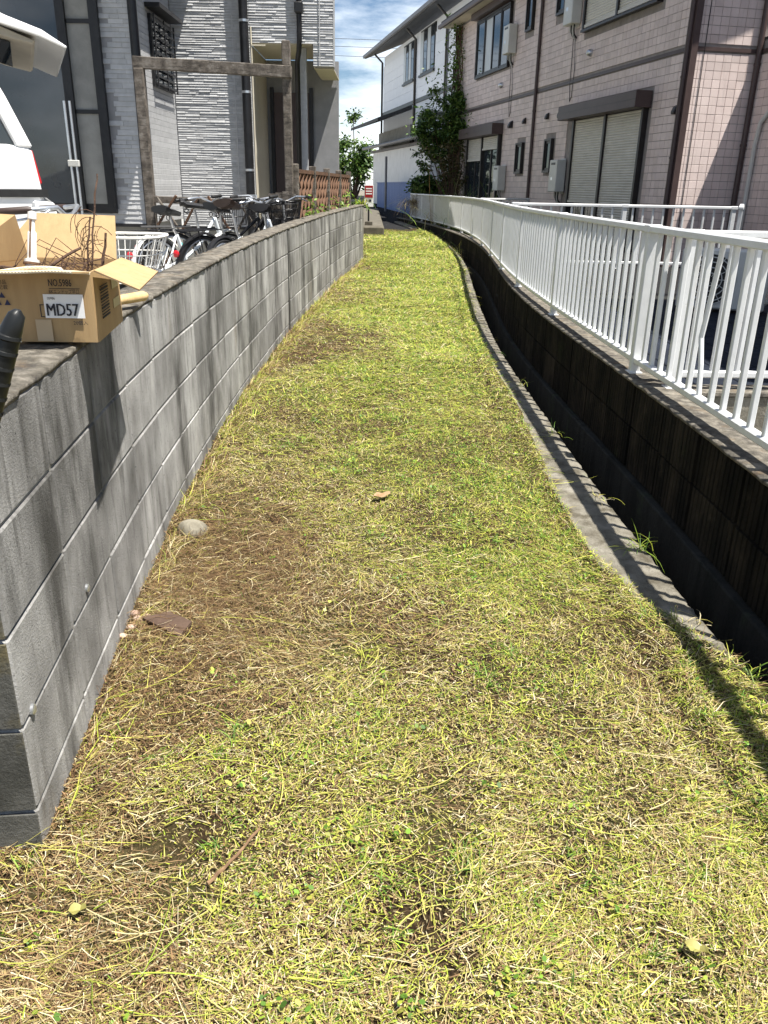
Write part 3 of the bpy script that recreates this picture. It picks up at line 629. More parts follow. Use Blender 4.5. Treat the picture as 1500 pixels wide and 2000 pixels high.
bx(1.84, 1.90, 2.76, 4.0, .0125, .10, 'guide_rail', 'bronze', fr); bx(3.20, 3.26, 2.74, 4.0, .0125, .10, 'guide_rail', 'bronze', fr); bx(.44, .50, 2.74, 4.0, .0125, .10, 'guide_rail', 'bronze', fr); bx(.44, 3.26, 2.735, 2.775, .0125, .12, 'sill', 'bronze', fr)
# vents
for t, z, m in ((7.87, 2.33, 'silver'), (2.91, 2.37, 'silver')):
    MB().lathe(hp(t, z, .0), HN, [(.0, .062), (.04, .062), (.08, .05), (.105, .03), (.112, .003)], 16).build('vent_hood', M[m], house, smooth=True)
for t, z, s in ((6.98, 1.43, 1), (6.1, 1.45, .8), (4.75, 1.45, .8), (3.97, 1.45, 1.15), (-.42, 1.18, .8)):
    MB().prism([(.0, -.075*s), (.10*s, -.085*s), (.11*s, -.04*s), (.07*s, .05*s), (.0, .085*s)], lambda p: hp(t-.06*s, z+p[1], p[0]), lambda p: hp(t+.06*s, z+p[1], p[0])).build('vent_hood', M['bronze'], house, bevel=.012)
# water heaters: things hung on the wall
def heater(t, z0, h, wd, label, leads=True, legs=False):
    b0 = hp(t, z0, 0); th = thing('water_heater', label, 'water heater', b0, 'water heaters on the tiled house')
    MB().obox(hp(t, z0+h/2, .02+.1), HD, HN, (0, 0, 1), wd/2, .1, h/2).build('casing', M['heater'], th, bevel=.012)
    MB().obox(hp(t, z0+h*.88, .2215), HD, HN, (0, 0, 1), wd*.28, .0015, h*.035).build('exhaust_slot', M['black_metal'], th)
    MB().obox(hp(t, z0+h/2, .0105), HD, HN, (0, 0, 1), wd*.3, .009, h/2+.03).build('bracket', M['heater'], th)
    MB().obox(hp(t+wd*.1, z0+h*.42, .2212), HD, HN, (0, 0, 1), wd*.12, .001, h*.05).build('rating_plate', M['silver'], th)
    for k, (dx, ln) in enumerate(((-.09, .16), (-.03, .2), (.04, .18), (.1, .14))):
        MB().tube([hp(t+dx, z0+.0, .1), hp(t+dx, z0-ln*.6, .1), hp(t+dx*.6, z0-ln, .07), hp(t+dx*.5, z0-ln-.06, .01)], .013, 7).build('pipe', M['heater' if k % 2 else 'rubber'], th, smooth=True)
    if leads:
        MB().tube([hp(t+.02, z0-.15, .05), hp(t+.07, z0-.5, .02), hp(t+.06, z0-1.0, .018), hp(t, z0-1.3, .018), hp(t-.07, z0-1.22, .018), hp(t-.1, z0-.7, .02), hp(t-.06, z0-.2, .05)], .006, 6).build('hanging_cable', M['black_metal'], th)
    return th
heater(7.22, 2.90, .58, .40, 'grey wall mounted water heater beside the upper four pane window')
heater(3.70, 2.93, .62, .40, 'grey wall mounted water heater high beside the upper ivory shutters')
heater(3.74, -.02, .60, .38, 'grey water heater low on the wall beside the closed ivory shutters', False)
heater(7.34, -.02, .56, .38, 'grey water heater low beside the half open shutters and weeds', False)

# air conditioner unit on the paved yard
ac = thing('outdoor_unit', 'white air conditioner outdoor unit with round fan grille behind the fence balusters', 'air conditioner', (3.25, 8.05, -1.085), None, R(-24))
MB().box(-.40, .40, -.14, .14, .05, .60).build('casing', M['heater'], ac, bevel=.015, local=True)
for x in (-.28, .28): MB().box(x-.04, x+.04, -.16, .16, .0, .05).build('foot', M['rubber'], ac, local=True)
g = MB()
for r in (.06, .11, .16, .205, .235): g.torus((-.12, -.147, .325), (0, 1, 0), r, .005, 26, 5)
for k in range(12): a = k*PI/6; g.bar((-.12+.03*math.cos(a), -.147, .325+.03*math.sin(a)), (-.12+.235*math.cos(a), -.147, .325+.235*math.sin(a)), .006, .006)
g.build('fan_grille', M['heater'], ac, local=True)
MB().lathe((-.12, -.1405, .325), (0, -1, 0), [(0, .232), (.001, .232)], 26).build('fan_opening', M['black_metal'], ac, local=True)
for k in range(5): MB().box(.401, .409, -.10, .10, .14+k*.075, .165+k*.075).build('louvre', M['heater'], ac, local=True)
for k in range(10): MB().box(.16, .30, -.146, -.141, .12+k*.04, .135+k*.04).build('louvre', M['heater'], ac, local=True)
MB().tube([(.40, -.02, .12), (.5, -.02, .2), (.62, .02, .2), (.75, .1, .35)], .02, 8).build('hose', M['heater'], ac, local=True, smooth=True)

nh = thing('added_shade_house', 'beige house shape added out of view to shade the paved yard', 'house', (4.4, 4.2, -1.1))  # unseen house, added so its shadow covers the yard and outdoor unit
MB().box(4.35, 10, 4.2, 7.7, -1.1, 4.0).build('wall', M['tile'], nh); MB().box(4.0, 10.3, 3.9, 8.0, 4.002, 4.2).build('roof', M['rooftile'], nh)
f = MB().box(4.31, 4.349, 5.0, 6.7, -.6, 1.2).build('window', M['bronze'], nh); MB().box(4.30, 4.3095, 5.06, 6.64, -.54, 1.14).build('pane', M['glass'], nh)
# ================================================================== FAR WHITE HOUSE, SHED, BLUE FENCE
WD_, WN_ = HD, HN
Q0 = Vector((2.6, 28.0, 0))
def wp2(t, z, o=0.0): return Q0+WD_*t+WN_*o+Vector((0, 0, z))
wh = thing('white_house', 'white and grey clad two storey house with dark eaves at the end of the lane', 'house', (2, 31, -1))
def wb(t0, t1, z0, z1, o0, o1, nm, m, parent=wh, bevel=0.0):
    return MB().obox(wp2((t0+t1)/2, (z0+z1)/2, (o0+o1)/2), WD_, WN_, (0, 0, 1), (t1-t0)/2, abs(o1-o0)/2, (z1-z0)/2).build(nm, M[m], parent, bevel=bevel)
wb(-3, 14.75, -1, 5.62, -5, -.02, 'wall', 'whitesiding')
for k in range(6):                                            # cladding boards, upper storey
    z0 = 3.30+k*.385
    for a, b in ((3.62, 7.98), (8.22, 14.75), (-2.9, 3.34)):
        if z0+.38 < 5.6: wb(a, b, z0, z0+.378, -.02, .012+.002*(k % 2), 'siding_board', 'whitesiding')
for a in np.arange(-2.9, 14.6, .62): wb(a, min(a+.612, 14.7), -.9, 3.14, -.02, .006, 'cladding_sheet', 'greyclad')
wb(-3, 14.76, 3.15, 3.29, -.02, .05, 'belt_course', 'bronze')
for t in (8.1, 3.46, 14.85): MB().tube([wp2(t, 0.0, .06), wp2(t, 5.4, .06), wp2(t, 5.9, .6)], .05, 8).build('downpipe', M['bronze'], wh, smooth=True)
wb(3.36, 3.44, -.5, 5.4, .0, .06, 'downpipe', 'gutter')
for (a, b, z0, z1) in ((8.45, 10.35, 4.05, 5.45), (5.2, 7.4, 4.06, 5.55), (4.9, 7.5, 1.3, 2.7), (.9, 3.0, 1.3, 2.66), (9.6, 10.4, .8, 2.2)):
    f = wb(a, b, z0, z1, -.02, .03, 'window', 'bronze'); n = 4 if z0 > 3 else 2; wd = (b-a)/n
    for k in range(n): wb(a+k*wd+.05, a+(k+1)*wd-.05, z0+.06, z1-.06, .0305, .045, 'pane', ('curtain' if k in (1, 3) else 'glass') if z0 > 3 else 'greenglass', f)
    wb(a-.05, b+.05, z0-.08, z0, .0, .09, 'sill', 'bronze', f)
r2 = MB(); r2.add([wp2(-3, 5.62, .75), wp2(15.6, 5.62, .75), wp2(15.6, 7.0, -2.8), wp2(-3, 7.0, -2.8), wp2(-3, 5.80, .75), wp2(15.6, 5.80, .75), wp2(15.6, 7.18, -2.8), wp2(-3, 7.18, -2.8)],
    [(0,3,2,1),(4,5,6,7),(0,1,5,4),(1,2,6,5),(2,3,7,6),(3,0,4,7)]); r2.build('roof', M['rooftile'], wh)
wb(-3, 15.6, 5.64, 5.76, .752, .86, 'gutter', 'gutter')
# porch roofs below
po = MB(); po.add([wp2(8.3, 2.95, .1), wp2(15.2, 2.95, .1), wp2(15.2, 2.5, 1.5), wp2(8.3, 2.5, 1.5), wp2(8.3, 3.1, .1), wp2(15.2, 3.1, .1), wp2(15.2, 2.62, 1.5), wp2(8.3, 2.62, 1.5)],
    [(0,3,2,1),(4,5,6,7),(0,1,5,4),(1,2,6,5),(2,3,7,6),(3,0,4,7)]); po.build('porch_roof', M['rooftile'], wh)
wb(8.25, 15.0, -1, 2.4, .1, .16, 'porch_wall', 'foundation')
# shed
sh = thing('shed', 'white walled shed with grey sloping roof behind the bushes', 'shed', (1.35, 32, -1))
Sp = Vector((1.40, 31.0, 0)); sp = lambda t, o, z: Sp+HD*t+HN*o+Vector((0, 0, z))
def sbx(t0, t1, o0, o1, z0, z1, nm, m): return MB().obox(sp((t0+t1)/2, (o0+o1)/2, (z0+z1)/2), HD, HN, (0, 0, 1), (t1-t0)/2, abs(o1-o0)/2, (z1-z0)/2).build(nm, M[m], sh)
sbx(0.0, 11, -3.0, 0, -1, 1.50, 'wall', 'stucco')
sbx(.02, 11.3, -.02, .10, 1.505, 1.60, 'fascia', 'brown_metal'); 
rr_ = MB(); rr_.add([sp(-.25, .35, 1.66), sp(11.5, .35, 1.66), sp(11.5, -3.3, 2.5), sp(-.25, -3.3, 2.5), sp(-.25, .35, 1.78), sp(11.5, .35, 1.78), sp(11.5, -3.3, 2.62), sp(-.25, -3.3, 2.62)],
    [(0,3,2,1),(4,5,6,7),(0,1,5,4),(1,2,6,5),(2,3,7,6),(3,0,4,7)]); rr_.build('roof', M['rooftile'], sh)
MB().tube([sp(-.25, .40, 1.70), sp(11.5, .40, 1.70)], .07, 8).build('gutter', M['gutter'], sh, smooth=True)
# lean-to with a bright wall between shed and pink house
lt = thing('lean_to', 'low white lean-to with a flat canopy behind the climbing plants', 'shed', (2.3, 27, -1))
MB().obox((2.75, 27.5, .45), ED, HD, (0, 0, 1), 1.05, .1, 1.45).build('wall', M['stucco'], lt)
MB().obox((2.55, 27.0, 2.02), ED, HD, (0, 0, 1), 1.5, .8, .045).build('canopy', M['gutter'], lt)
MB().obox((2.55, 26.19, 2.02), ED, HD, (0, 0, 1), 1.5, .006, .09).build('fascia', M['stucco'], lt)
# blue sheet fence: each sheet a part
bfn = thing('blue_fence', 'blue corrugated steel sheet fence along the dark road', 'fence', (.8, 30, -.9))
A, Bq = Vector((.86, 28.2, 0)), Vector((-.54, 35.5, 0)); dd = (Bq-A).normalized(); nrm = Vector((-dd.y, dd.x, 0)); ln = (Bq-A).length; ns = 16
for k in range(ns):
    w_ = ln/ns; pr = []
    for j in range(7): pr.append((j/6*(w_-.01), .012*(j % 2)))
    p0 = A+dd*(k*w_)
    f0 = lambda p, z: p0+dd*p[0]+nrm*p[1]+Vector((0, 0, z))
    poly = pr+[(w_-.01, -.006), (0, -.006)]
    zb = float(gz(p0.y))-.1
    MB().prism(poly, lambda p: f0(p, zb), lambda p: f0(p, .17)).build('sheet', M['bluesheet'], bfn)
MB().bar(A+nrm*.0+Vector((0, 0, .185)), Bq+Vector((0, 0, .185)), .06, .03).build('cap', M['bluesheet'], bfn)
pl_ = thing('pole', 'thin grey pole standing in front of the blue fence', 'pole', (-.16, 31, -.8))
MB().tube([(-.16, 31, -.8), (-.16, 31, 1.0)], .045, 10).build('shaft', M['gutter'], pl_, smooth=True); MB().lathe((-.16, 31, 1.0), (0, 0, 1), [(0, .05), (.02, .045), (.03, .005)], 10).build('cap', M['gutter'], pl_)
# little notice board on its post
sg = thing('notice_sign', 'small red and white notice on a dark post at the end of the block wall', 'sign', (-.49, 19.9, -.83))
MB().box(-.515, -.475, 19.90, 19.94, -.83, -.40).build('post', M['black_metal'], sg)
MB().box(-.595, -.385, 19.885, 19.899, -.42, .05).build('panel', M['paper'], sg, bevel=.004)
MB().box(-.583, -.397, 19.880, 19.8845, -.22, .038).build('red_field', M['signred'], sg)
for k in range(3): MB().box(-.56, -.42, 19.8775, 19.8797, -.04-.055*k, -.015-.055*k).build('printed_line', M['paper'], sg)
for (a, b) in ((-.565, -.52), (-.50, -.43)): MB().box(a, b, 19.8815, 19.8847, -.31, -.255).build('printed_mark', M['ink'], sg)
MB().box(-.52, -.505, 19.8815, 19.8847, -.375, -.35).build('printed_mark', M['ink'], sg)
MB().box(-.58, -.40, 19.84, 19.99, -.83, -.74).build('base_block', M['pad'], sg, bevel=.01)
# overhead wires
for k, (z0, z1) in enumerate(((14.6, 14.2), (15.3, 14.9), (13.9, 13.1))):
    pts = [(-40+i*8, 95-.2*i, z0+(z1-z0)*i/12-1.2*math.sin(PI*i/12)) for i in range(13)]
    tag(MB().tube(pts, .022, 5).build('overhead_wire', M['black_metal'], origin=pts[0]), ('middle one of three thin overhead wires crossing the sky', 'topmost of three thin overhead wires crossing the sky', 'lowest of three thin overhead wires crossing the sky')[k], 'wire', 'overhead wires')

# ================================================================== GREY SIDING HOUSE (left)
lh = thing('siding_house', 'grey house with rough stone look siding and black trim behind the bicycles', 'house', (-2, 11, -1.12))
def stone_siding(x0, x1, y, z0, z1, hol=(), step=.034, cut=None, nm='siding_field'):
    """rough split courses, facing -Y: many short uneven ledges joined into one part."""
    mb = MB(); z = z0; rr = random.Random(int(x0*100)+int(y*10))
    while z < z1-.004:
        h = min(step*rr.uniform(.75, 1.25), z1-z); x = x0
        while x < x1-.001:
            ln = min(rr.uniform(.10, .34), x1-x)
            if x1-x-ln < .05: ln = x1-x
            xm = x+ln/2
            if not any(a < xm < b and c < z+h/2 < d for a, b, c, d in hol):
                p = rr.uniform(.007, .0145); lip = rr.uniform(-.002, .003)
                vs = [(x, y, z), (x+ln, y, z), (x+ln, y, z+h), (x, y, z+h),
                      (x+.002, y-p, z+.002), (x+ln-.002, y-p-lip, z+.002), (x+ln-.002, y-p*.25+lip*.2, z+h-.003), (x+.002, y-p*.25, z+h-.003)]
                mb.add(vs, [(4, 5, 6, 7), (0, 1, 5, 4), (1, 2, 6, 5), (2, 3, 7, 6), (3, 0, 4, 7)])
            x += ln
        z += h
    o = mb.build(nm, M['siding'], lh); o['kind'] = 'stuff'; return o
def lbx(x0, x1, y0, y1, z0, z1, nm, m, parent=lh, bevel=0.0): return MB().box(x0, x1, y0, y1, z0, z1).build(nm, M[m], parent, bevel=bevel)
# main plane y = 12.6
FY = 12.6
lbx(-3.06, -1.97, FY, FY+.2, -.58, 5.2, 'wall', 'sidinggap'); stone_siding(-3.045, -1.972, FY, -.58, 2.6, step=.031); stone_siding(-3.045, -1.972, FY, 2.6, 5.1, step=.05)
lbx(-3.1, -1.98, FY+.03, FY+.25, -1.12, -.585, 'foundation', 'foundation')
lbx(-3.08, -1.96, FY-.035, FY-.0005, -.615, -.582, 'base_flashing', 'black_metal')
lbx(-2.206, -2.194, FY-.028, FY-.020, -.57, 5.1, 'panel_joint', 'siding')
# upper storey above the porch recess, cream soffit underneath
lbx(-1.9695, -.818, FY+.003, FY+.2, 1.822, 5.2, 'wall', 'sidinggap'); stone_siding(-1.97, -.82, FY, 1.815, 2.75, step=.031); stone_siding(-1.97, -.82, FY, 2.75, 5.1, step=.05)
lbx(-1.095, -.818, FY+.003, FY+.2, 1.55, 1.8215, 'wall', 'sidinggap'); stone_siding(-1.10, -.82, FY, 1.545, 1.815, step=.031)
B = MB(); B.add([(-1.968, FY+.01, 1.806), (-1.11, FY+.01, 1.806), (-1.40, 14.08, 1.806), (-1.968, 14.08, 1.806), (-1.968, FY+.01, 1.816), (-1.11, FY+.01, 1.816), (-1.40, 14.08, 1.816), (-1.968, 14.08, 1.816)],
    [(0,3,2,1),(4,5,6,7),(0,1,5,4),(1,2,6,5),(2,3,7,6),(3,0,4,7)]); B.build('soffit', M['soffit'], lh)
lbx(-1.09, -.83, FY+.205, 14.08, 1.535, 1.547, 'soffit', 'soffit')
lbx(-1.96, -.90, FY+.21, 14.19, 1.83, 1.90, 'soffit_backing', 'soffit'); lbx(-1.11, -1.095, FY+.21, 14.08, 1.548, 1.80, 'soffit_return', 'soffit')
lbx(-1.98, -1.965, FY+.21, 14.1, -1.1, 1.80, 'recess_wall', 'soffit'); lbx(-1.97, -.84, 14.1, 14.2, -1.1, 1.80, 'recess_wall', 'sidinggap')
lbx(-1.965, -.9, FY+.1, 14.09, -1.12, -.62, 'porch_floor', 'foundation')
lbx(-1.31, -1.22, FY+.25, FY+.34, -.62, 1.80, 'porch_post', 'siding')
d_ = lbx(-1.85, -1.30, 14.03, 14.09, -.6, 1.35, 'door', 'brown_metal'); lbx(-1.91, -1.855, 14.02, 14.095, -.6, 1.42, 'door_frame', 'black_metal', d_); lbx(-1.295, -1.24, 14.02, 14.095, -.6, 1.42, 'door_frame', 'black_metal', d_); lbx(-1.40, -1.38, 13.99, 14.029, .0, .5, 'handle', 'silver', d_)
MB().add([(-1.0, FY+.2, 1.55), (-.82, FY+.2, 1.55), (-1.35, 20.0, 1.55), (-1.6, 20.0, 1.55), (-1.0, FY+.2, 5.2), (-.82, FY+.2, 5.2), (-1.35, 20.0, 5.2), (-1.6, 20.0, 5.2)], [(0,3,2,1),(4,5,6,7),(0,1,5,4),(1,2,6,5),(2,3,7,6),(3,0,4,7)]).build('wall', M['sidinggap'], lh)
MB().add([(-1.15, 14.21, -1.1), (-.93, 14.21, -1.1), (-1.35, 20.0, -1.1), (-1.6, 20.0, -1.1), (-1.15, 14.21, 1.54), (-.93, 14.21, 1.54), (-1.35, 20.0, 1.54), (-1.6, 20.0, 1.54)], [(0,3,2,1),(4,5,6,7),(0,1,5,4),(1,2,6,5),(2,3,7,6),(3,0,4,7)]).build('wall', M['sidinggap'], lh)
lbx(-.822, -.80, FY-.012, FY+.02, 1.54, 5.1, 'corner_trim', 'siding'); lbx(-1.012, -1.0, FY-.026, FY-.02, 1.56, 5.1, 'panel_joint', 'siding')
B = MB(); B.box(-1.335, -1.222, FY-.14, FY-.02, 2.16, 2.29); B.build('rain_head', M['black_metal'], lh, bevel=.012)
MB().tube([(-1.278, FY-.07, 2.17), (-1.278, FY-.07, 1.86), (-1.295, FY-.03, 1.72), (-1.335, FY+.12, 1.60), (-1.335, FY+.18, -1.0)], .036, 8).build('downpipe', M['black_metal'], lh, smooth=True)
MB().tube([(-1.278, FY-.07, 2.28), (-1.278, FY-.07, 5.1)], .038, 8).build('downpipe', M['black_metal'], lh, smooth=True)
p = MB().tube([(-2.03, FY-.09, -1.1), (-2.03, FY-.09, 5.1)], .062, 10).build('downpipe', M['black_metal'], lh, smooth=True)
for z in (.2, 1.2, 2.06): MB().lathe((-2.03, FY-.09, z), (0, 0, 1), [(-.015, .068), (.015, .068)], 10).build('pipe_clip', M['silver'], p)
MB().tube([(-1.945, FY-.05, -1), (-1.945, FY-.05, 2.0)], .013, 6).build('conduit', M['soffit'], lh)
lbx(-1.945, -1.75, FY-.065, FY-.045, 1.77, 1.788, 'conduit_arm', 'soffit')
# projecting wing at the far left, in the shade of its balcony slab
WY = 10.7; WX = -3.06
lbx(-7.5, WX, WY, 12.7, -.48, 5.2, 'wall', 'sidinggap')
stone_siding(-7.5, WX, WY, -.48, 2.55, [(-6.2, -3.40, -.35, 2.5)], step=.05); stone_siding(-7.5, WX, WY, 2.55, 5.1, step=.06)
lbx(-7.4, WX-.03, WY+.04, 12.6, -1.12, -.485, 'foundation', 'foundation'); lbx(-7.5, WX+.01, WY-.04, WY-.0005, -.515, -.482, 'base_flashing', 'black_metal')
B = MB()
for k in range(52):                                            # side wall of the wing: smooth lapped boards facing right
    z0 = -.48+k*.066; B.add([(WX, WY+.02, z0), (WX, FY-.03, z0), (WX, FY-.03, z0+.065), (WX, WY+.02, z0+.065), (WX+.006, WY+.02, z0+.004), (WX+.006, FY-.03, z0+.004), (WX+.011, FY-.03, z0+.061), (WX+.011, WY+.02, z0+.061)], [(4,5,6,7),(0,1,5,4),(1,2,6,5),(2,3,7,6),(3,0,4,7)])
sdg = B.build('side_siding', M['siding'], lh); sdg['kind'] = 'stuff'
f = lbx(-6.22, -3.41, WY-.02, WY+.02, -.36, 2.52, 'window', 'black_metal')
for (a, b, m) in ((-6.1, -4.95, 'glass'), (-4.85, -3.87, 'glass'), (-3.80, -3.50, 'foundation')): lbx(a, b, WY-.035, WY-.0205, -.25, 2.45, 'pane', m, f)
for x in (-6.16, -4.90, -3.835, -3.455): lbx(x-.05, x+.05, WY-.09, WY-.036, -.34, 2.5, 'sash', 'black_metal', f)
for z in (1.72, .78): lbx(-3.78, -3.51, WY-.055, WY-.036, z-.022, z+.022, 'transom', 'black_metal', f)
MB().tube([(WX+.055, WY-.02, -1.1), (WX+.055, WY-.02, 5.1)], .046, 10).build('downpipe', M['black_metal'], lh, smooth=True)
lbx(WX-.005, WX+.012, WY-.03, WY+.019, -.48, 5.1, 'corner_trim', 'black_metal')
f = lbx(WX+.0115, WX+.05, 11.45, 12.45, 1.15, 1.95, 'window', 'black_metal'); lbx(WX+.0505, WX+.054, 11.5, 12.4, 1.2, 1.9, 'pane', 'glass', f)
for k in range(9): lbx(WX+.08, WX+.092, 11.45, 12.45, 1.17+k*.088, 1.19+k*.088, 'bar', 'black_metal', f)
for y in (11.46, 11.95, 12.44): lbx(WX+.078, WX+.094, y-.014, y+.014, 1.14, 1.95, 'bar_post', 'black_metal', f)
lbx(WX+.012, WX+.2, 11.35, 12.5, 2.0, 2.05, 'window_hood', 'black_metal', f)
lbx(-7.7, -2.575, 10.72, FY-.03, 2.9, 3.14, 'balcony_slab', 'soffit'); lbx(-7.7, -2.2, 9.80, 10.719, 2.9, 3.14, 'balcony_slab', 'soffit'); lbx(-7.7, -2.2, 9.74, 9.799, 2.88, 3.9, 'balcony_front', 'siding')
lbx(-7.7, -.80, FY-.02, 20, 5.2, 5.35, 'roof', 'rooftile')
# silver pole pair by the wing
lp = thing('pole_stand', 'pair of thin silver poles clamped together in front of the grey house', 'pole', (-2.62, 7.4, -1.12))
for dx in (0, .045): MB().tube([(-2.72+dx, 7.4, -1.12), (-2.72+dx, 7.4, .62)], .011, 8).build('tube', M['silver'], lp, smooth=True)
MB().box(-2.745, -2.65, 7.385, 7.415, .12, .17).build('clamp', M['heater'], lp, bevel=.004); MB().box(-2.85, -2.55, 7.25, 7.55, -1.12, -1.08).build('base', M['pad'], lp, bevel=.01)

# ================================================================== WOODEN TRELLIS AND LATTICE
tr = thing('trellis', 'dark weathered wooden trellis of posts, beam and crossed boards behind the bicycles', 'trellis', (-1.8, 9.3, -1.12))
MB().bar((-2.66, 9.30, 1.145), (-1.03, 9.24, 1.075), .075, .11).build('beam', M['wood'], tr, bevel=.006)
for x, zt, wd in ((-2.60, 1.09, .10), (-1.085, 1.36, .085)): MB().box(x-wd/2, x+wd/2, 9.235, 9.235+wd, -1.12, zt).build('post', M['wood'], tr, bevel=.008)
MB().bar((-2.6, 9.27, -.16), (-1.08, 9.27, -.20), .04, .07).build('rail', M['wood'], tr, bevel=.004)
for i, (x0, z0, x1, z1) in enumerate(((-2.55, -.95, -2.05, -.12), (-2.5, -.14, -1.95, -.95), (-1.95, -.95, -1.45, -.12), (-1.95, -.12, -1.42, -.95), (-1.65, -1.0, -1.1, -.15), (-1.65, -.13, -1.1, -.95), (-2.52, -.42, -2.3, -.12))):
    MB().bar((x0, 9.215-.03*(i % 2), z0), (x1, 9.215-.03*(i % 2), z1), .018, .055, (0, -1, 0)).build('diagonal_board', M['wood' if i % 3 else 'lattice'], tr)
lat = thing('lattice_fence', 'brown wooden lattice fence with ivy growing through behind the block wall', 'fence', (-1.0, 10.4, -1.12))
A, Bq = Vector((-1.03, 9.35, 0)), Vector((-.66, 13.6, 0)); dd = (Bq-A).normalized(); nrm = Vector((dd.y, -dd.x, 0)); ln = (Bq-A).length
for k, t in enumerate(np.linspace(0, ln, 5)):
    q = A+dd*t; MB().box(q.x-.04, q.x+.04, q.y-.04, q.y+.04, -1.12, .22).build('post', M['wood'], lat, bevel=.006)
for z in (-.62, .15): MB().bar(A+Vector((0, 0, z)), Bq+Vector((0, 0, z)), .05, .04).build('rail', M['lattice'], lat)
zl, zh = -.60, .13; hgt = zh-zl; sp_ = .215
for sgn in (1, -1):
    t = -hgt
    while t < ln:
        a0, a1 = (t, t+hgt); z0, z1 = (zl, zh) if sgn > 0 else (zh, zl)
        if a0 < 0: z0 += (0-a0)/hgt*(z1-z0); a0 = 0
        if a1 > ln: z1 -= (a1-ln)/hgt*(z1-z0); a1 = ln
        if a1-a0 > .03: MB().bar(A+dd*a0+nrm*(.006*sgn)+Vector((0, 0, z0)), A+dd*a1+nrm*(.006*sgn)+Vector((0, 0, z1)), .010, .034, tuple(nrm)).build('lath', M['lattice'], lat)
        t += sp_
wp_ = thing('wooden_screen', 'grey weathered plank screen between trellis and lattice fence', 'fence', (-1.06, 9.2, -1.12))
for k in range(4): MB().box(-1.30+k*.075, -1.232+k*.075, 9.16+.006*(k % 2), 9.18+.006*(k % 2), -1.12, -.08+.012*(k % 3)).build('plank', M['wood'], wp_)

# ================================================================== WHITE VAN with raised hatch
van = thing('van', 'white van at the left edge with its tailgate raised', 'van', (-2.13, 5.45, -1.12)); 
YA, YB = 5.45, 6.98
def vpr(poly, y0, y1, nm, m, bevel=.0, parent=van): return MB().prism(poly, lambda p: (p[0], y0, p[1]), lambda p: (p[0], y1, p[1])).build(nm, M[m], parent, bevel=bevel)
vpr([(-6.4, -.75), (-2.14, -.75), (-2.115, -.40), (-2.13, -.10), (-2.165, .19), (-2.30, .215), (-5.6, .20), (-6.35, .0)], YA, YB, 'body', 'vanwhite', .02)
vpr([(-6.46, -.82), (-2.09, -.82), (-2.035, -.62), (-2.045, -.36), (-2.07, -.125), (-2.20, -.115), (-2.20, -.7), (-6.3, -.7), (-6.46, -.6)], YA-.035, YB+.035, 'bumper', 'vanwhite', .012)
vpr([(-3.2, -.105), (-2.10, -.095), (-2.10, -.048), (-3.2, -.06)], YA-.012, YA+.03, 'seam_trim', 'rubber')
for y0, y1 in ((YA, YA+.07), (YB-.07, YB)):
    vpr([(-2.56, .80), (-2.43, .80), (-2.27, .47), (-2.155, .19), (-2.25, .19), (-2.345, .42)], y0, y1, 'rear_pillar', 'vanwhite', .012)
    vpr([(-4.0, .2), (-3.92, .2), (-3.95, .80), (-4.03, .80)], y0, y1, 'middle_pillar', 'vanwhite', .006)
    vpr([(-5.55, .2), (-5.45, .2), (-5.0, .80), (-5.1, .80)], y0, y1, 'front_pillar', 'vanwhite', .006)
    ya = y0+.012; vpr([(-5.45, .205), (-4.0, .205), (-4.02, .795), (-5.0, .795)], ya, ya+.008, 'side_window', 'glass'); vpr([(-3.93, .205), (-2.26, .205), (-2.36, .42), (-2.54, .795), (-3.95, .795)], ya, ya+.008, 'side_window', 'glass')
vpr([(-5.1, .80), (-2.45, .80), (-2.50, .93), (-2.75, .985), (-4.7, .98)], YA+.01, YB-.01, 'roof', 'vanwhite', .03)
vpr([(-2.55, -.1), (-2.45, -.1), (-2.62, .79), (-2.72, .79)], YA+.075, YB-.075, 'seat_back', 'rubber')
vpr([(-2.172, -.02), (-2.127, -.02), (-2.160, .18), (-2.20, .18)], YA+.02, YA+.16, 'taillight', 'redlens', .008)
hat = vpr([(-2.80, 1.02), (-2.55, 1.00), (-2.36, .955), (-2.21, .895), (-2.02, .835), (-1.885, .755), (-1.895, .745), (-2.04, .80), (-2.24, .85), (-2.38, .895), (-2.56, .94), (-2.80, .96)], YA-.03, YB+.03, 'tailgate', 'vanwhite', .006)
vpr([(-2.78, .955), (-2.56, .935), (-2.38, .888), (-2.24, .843), (-2.06, .78), (-2.08, .765), (-2.26, .80), (-2.40, .845), (-2.58, .90), (-2.78, .92)], YA+.03, YB-.03, 'tailgate_lining', 'vantrim', .004, hat)
vpr([(-2.76, .912), (-2.58, .892), (-2.40, .838), (-2.20, .782), (-2.20, .777), (-2.40, .832), (-2.58, .886), (-2.76, .906)], YA+.16, YB-.16, 'tailgate_glass', 'glass', 0, hat)
MB().tube([(-2.62, YA+.10, .55), (-2.34, YA+.10, .86)], .012, 8).build('gas_strut', M['black_metal'], van)
for x in (-5.5, -2.95):
    for y0, y1 in ((YA-.01, YA+.19), (YB-.19, YB+.01)):
        wv = MB().lathe((x, (y0+y1)/2, -.80), (0, 1, 0), [(-.1, .2), (-.1, .30), (-.07, .32), (.07, .32), (.1, .30), (.1, .2)], 24).build('wheel', M['rubber'], van, smooth=True)
        MB().lathe((x, (y0+y1)/2, -.80), (0, 1, 0), [(-.101, .05), (-.092, .19), (.092, .19), (.101, .05)], 20).build('rim', M['silver'], wv, smooth=True)

van.rotation_euler = (0, 0, R(23)); van.location.x -= .075
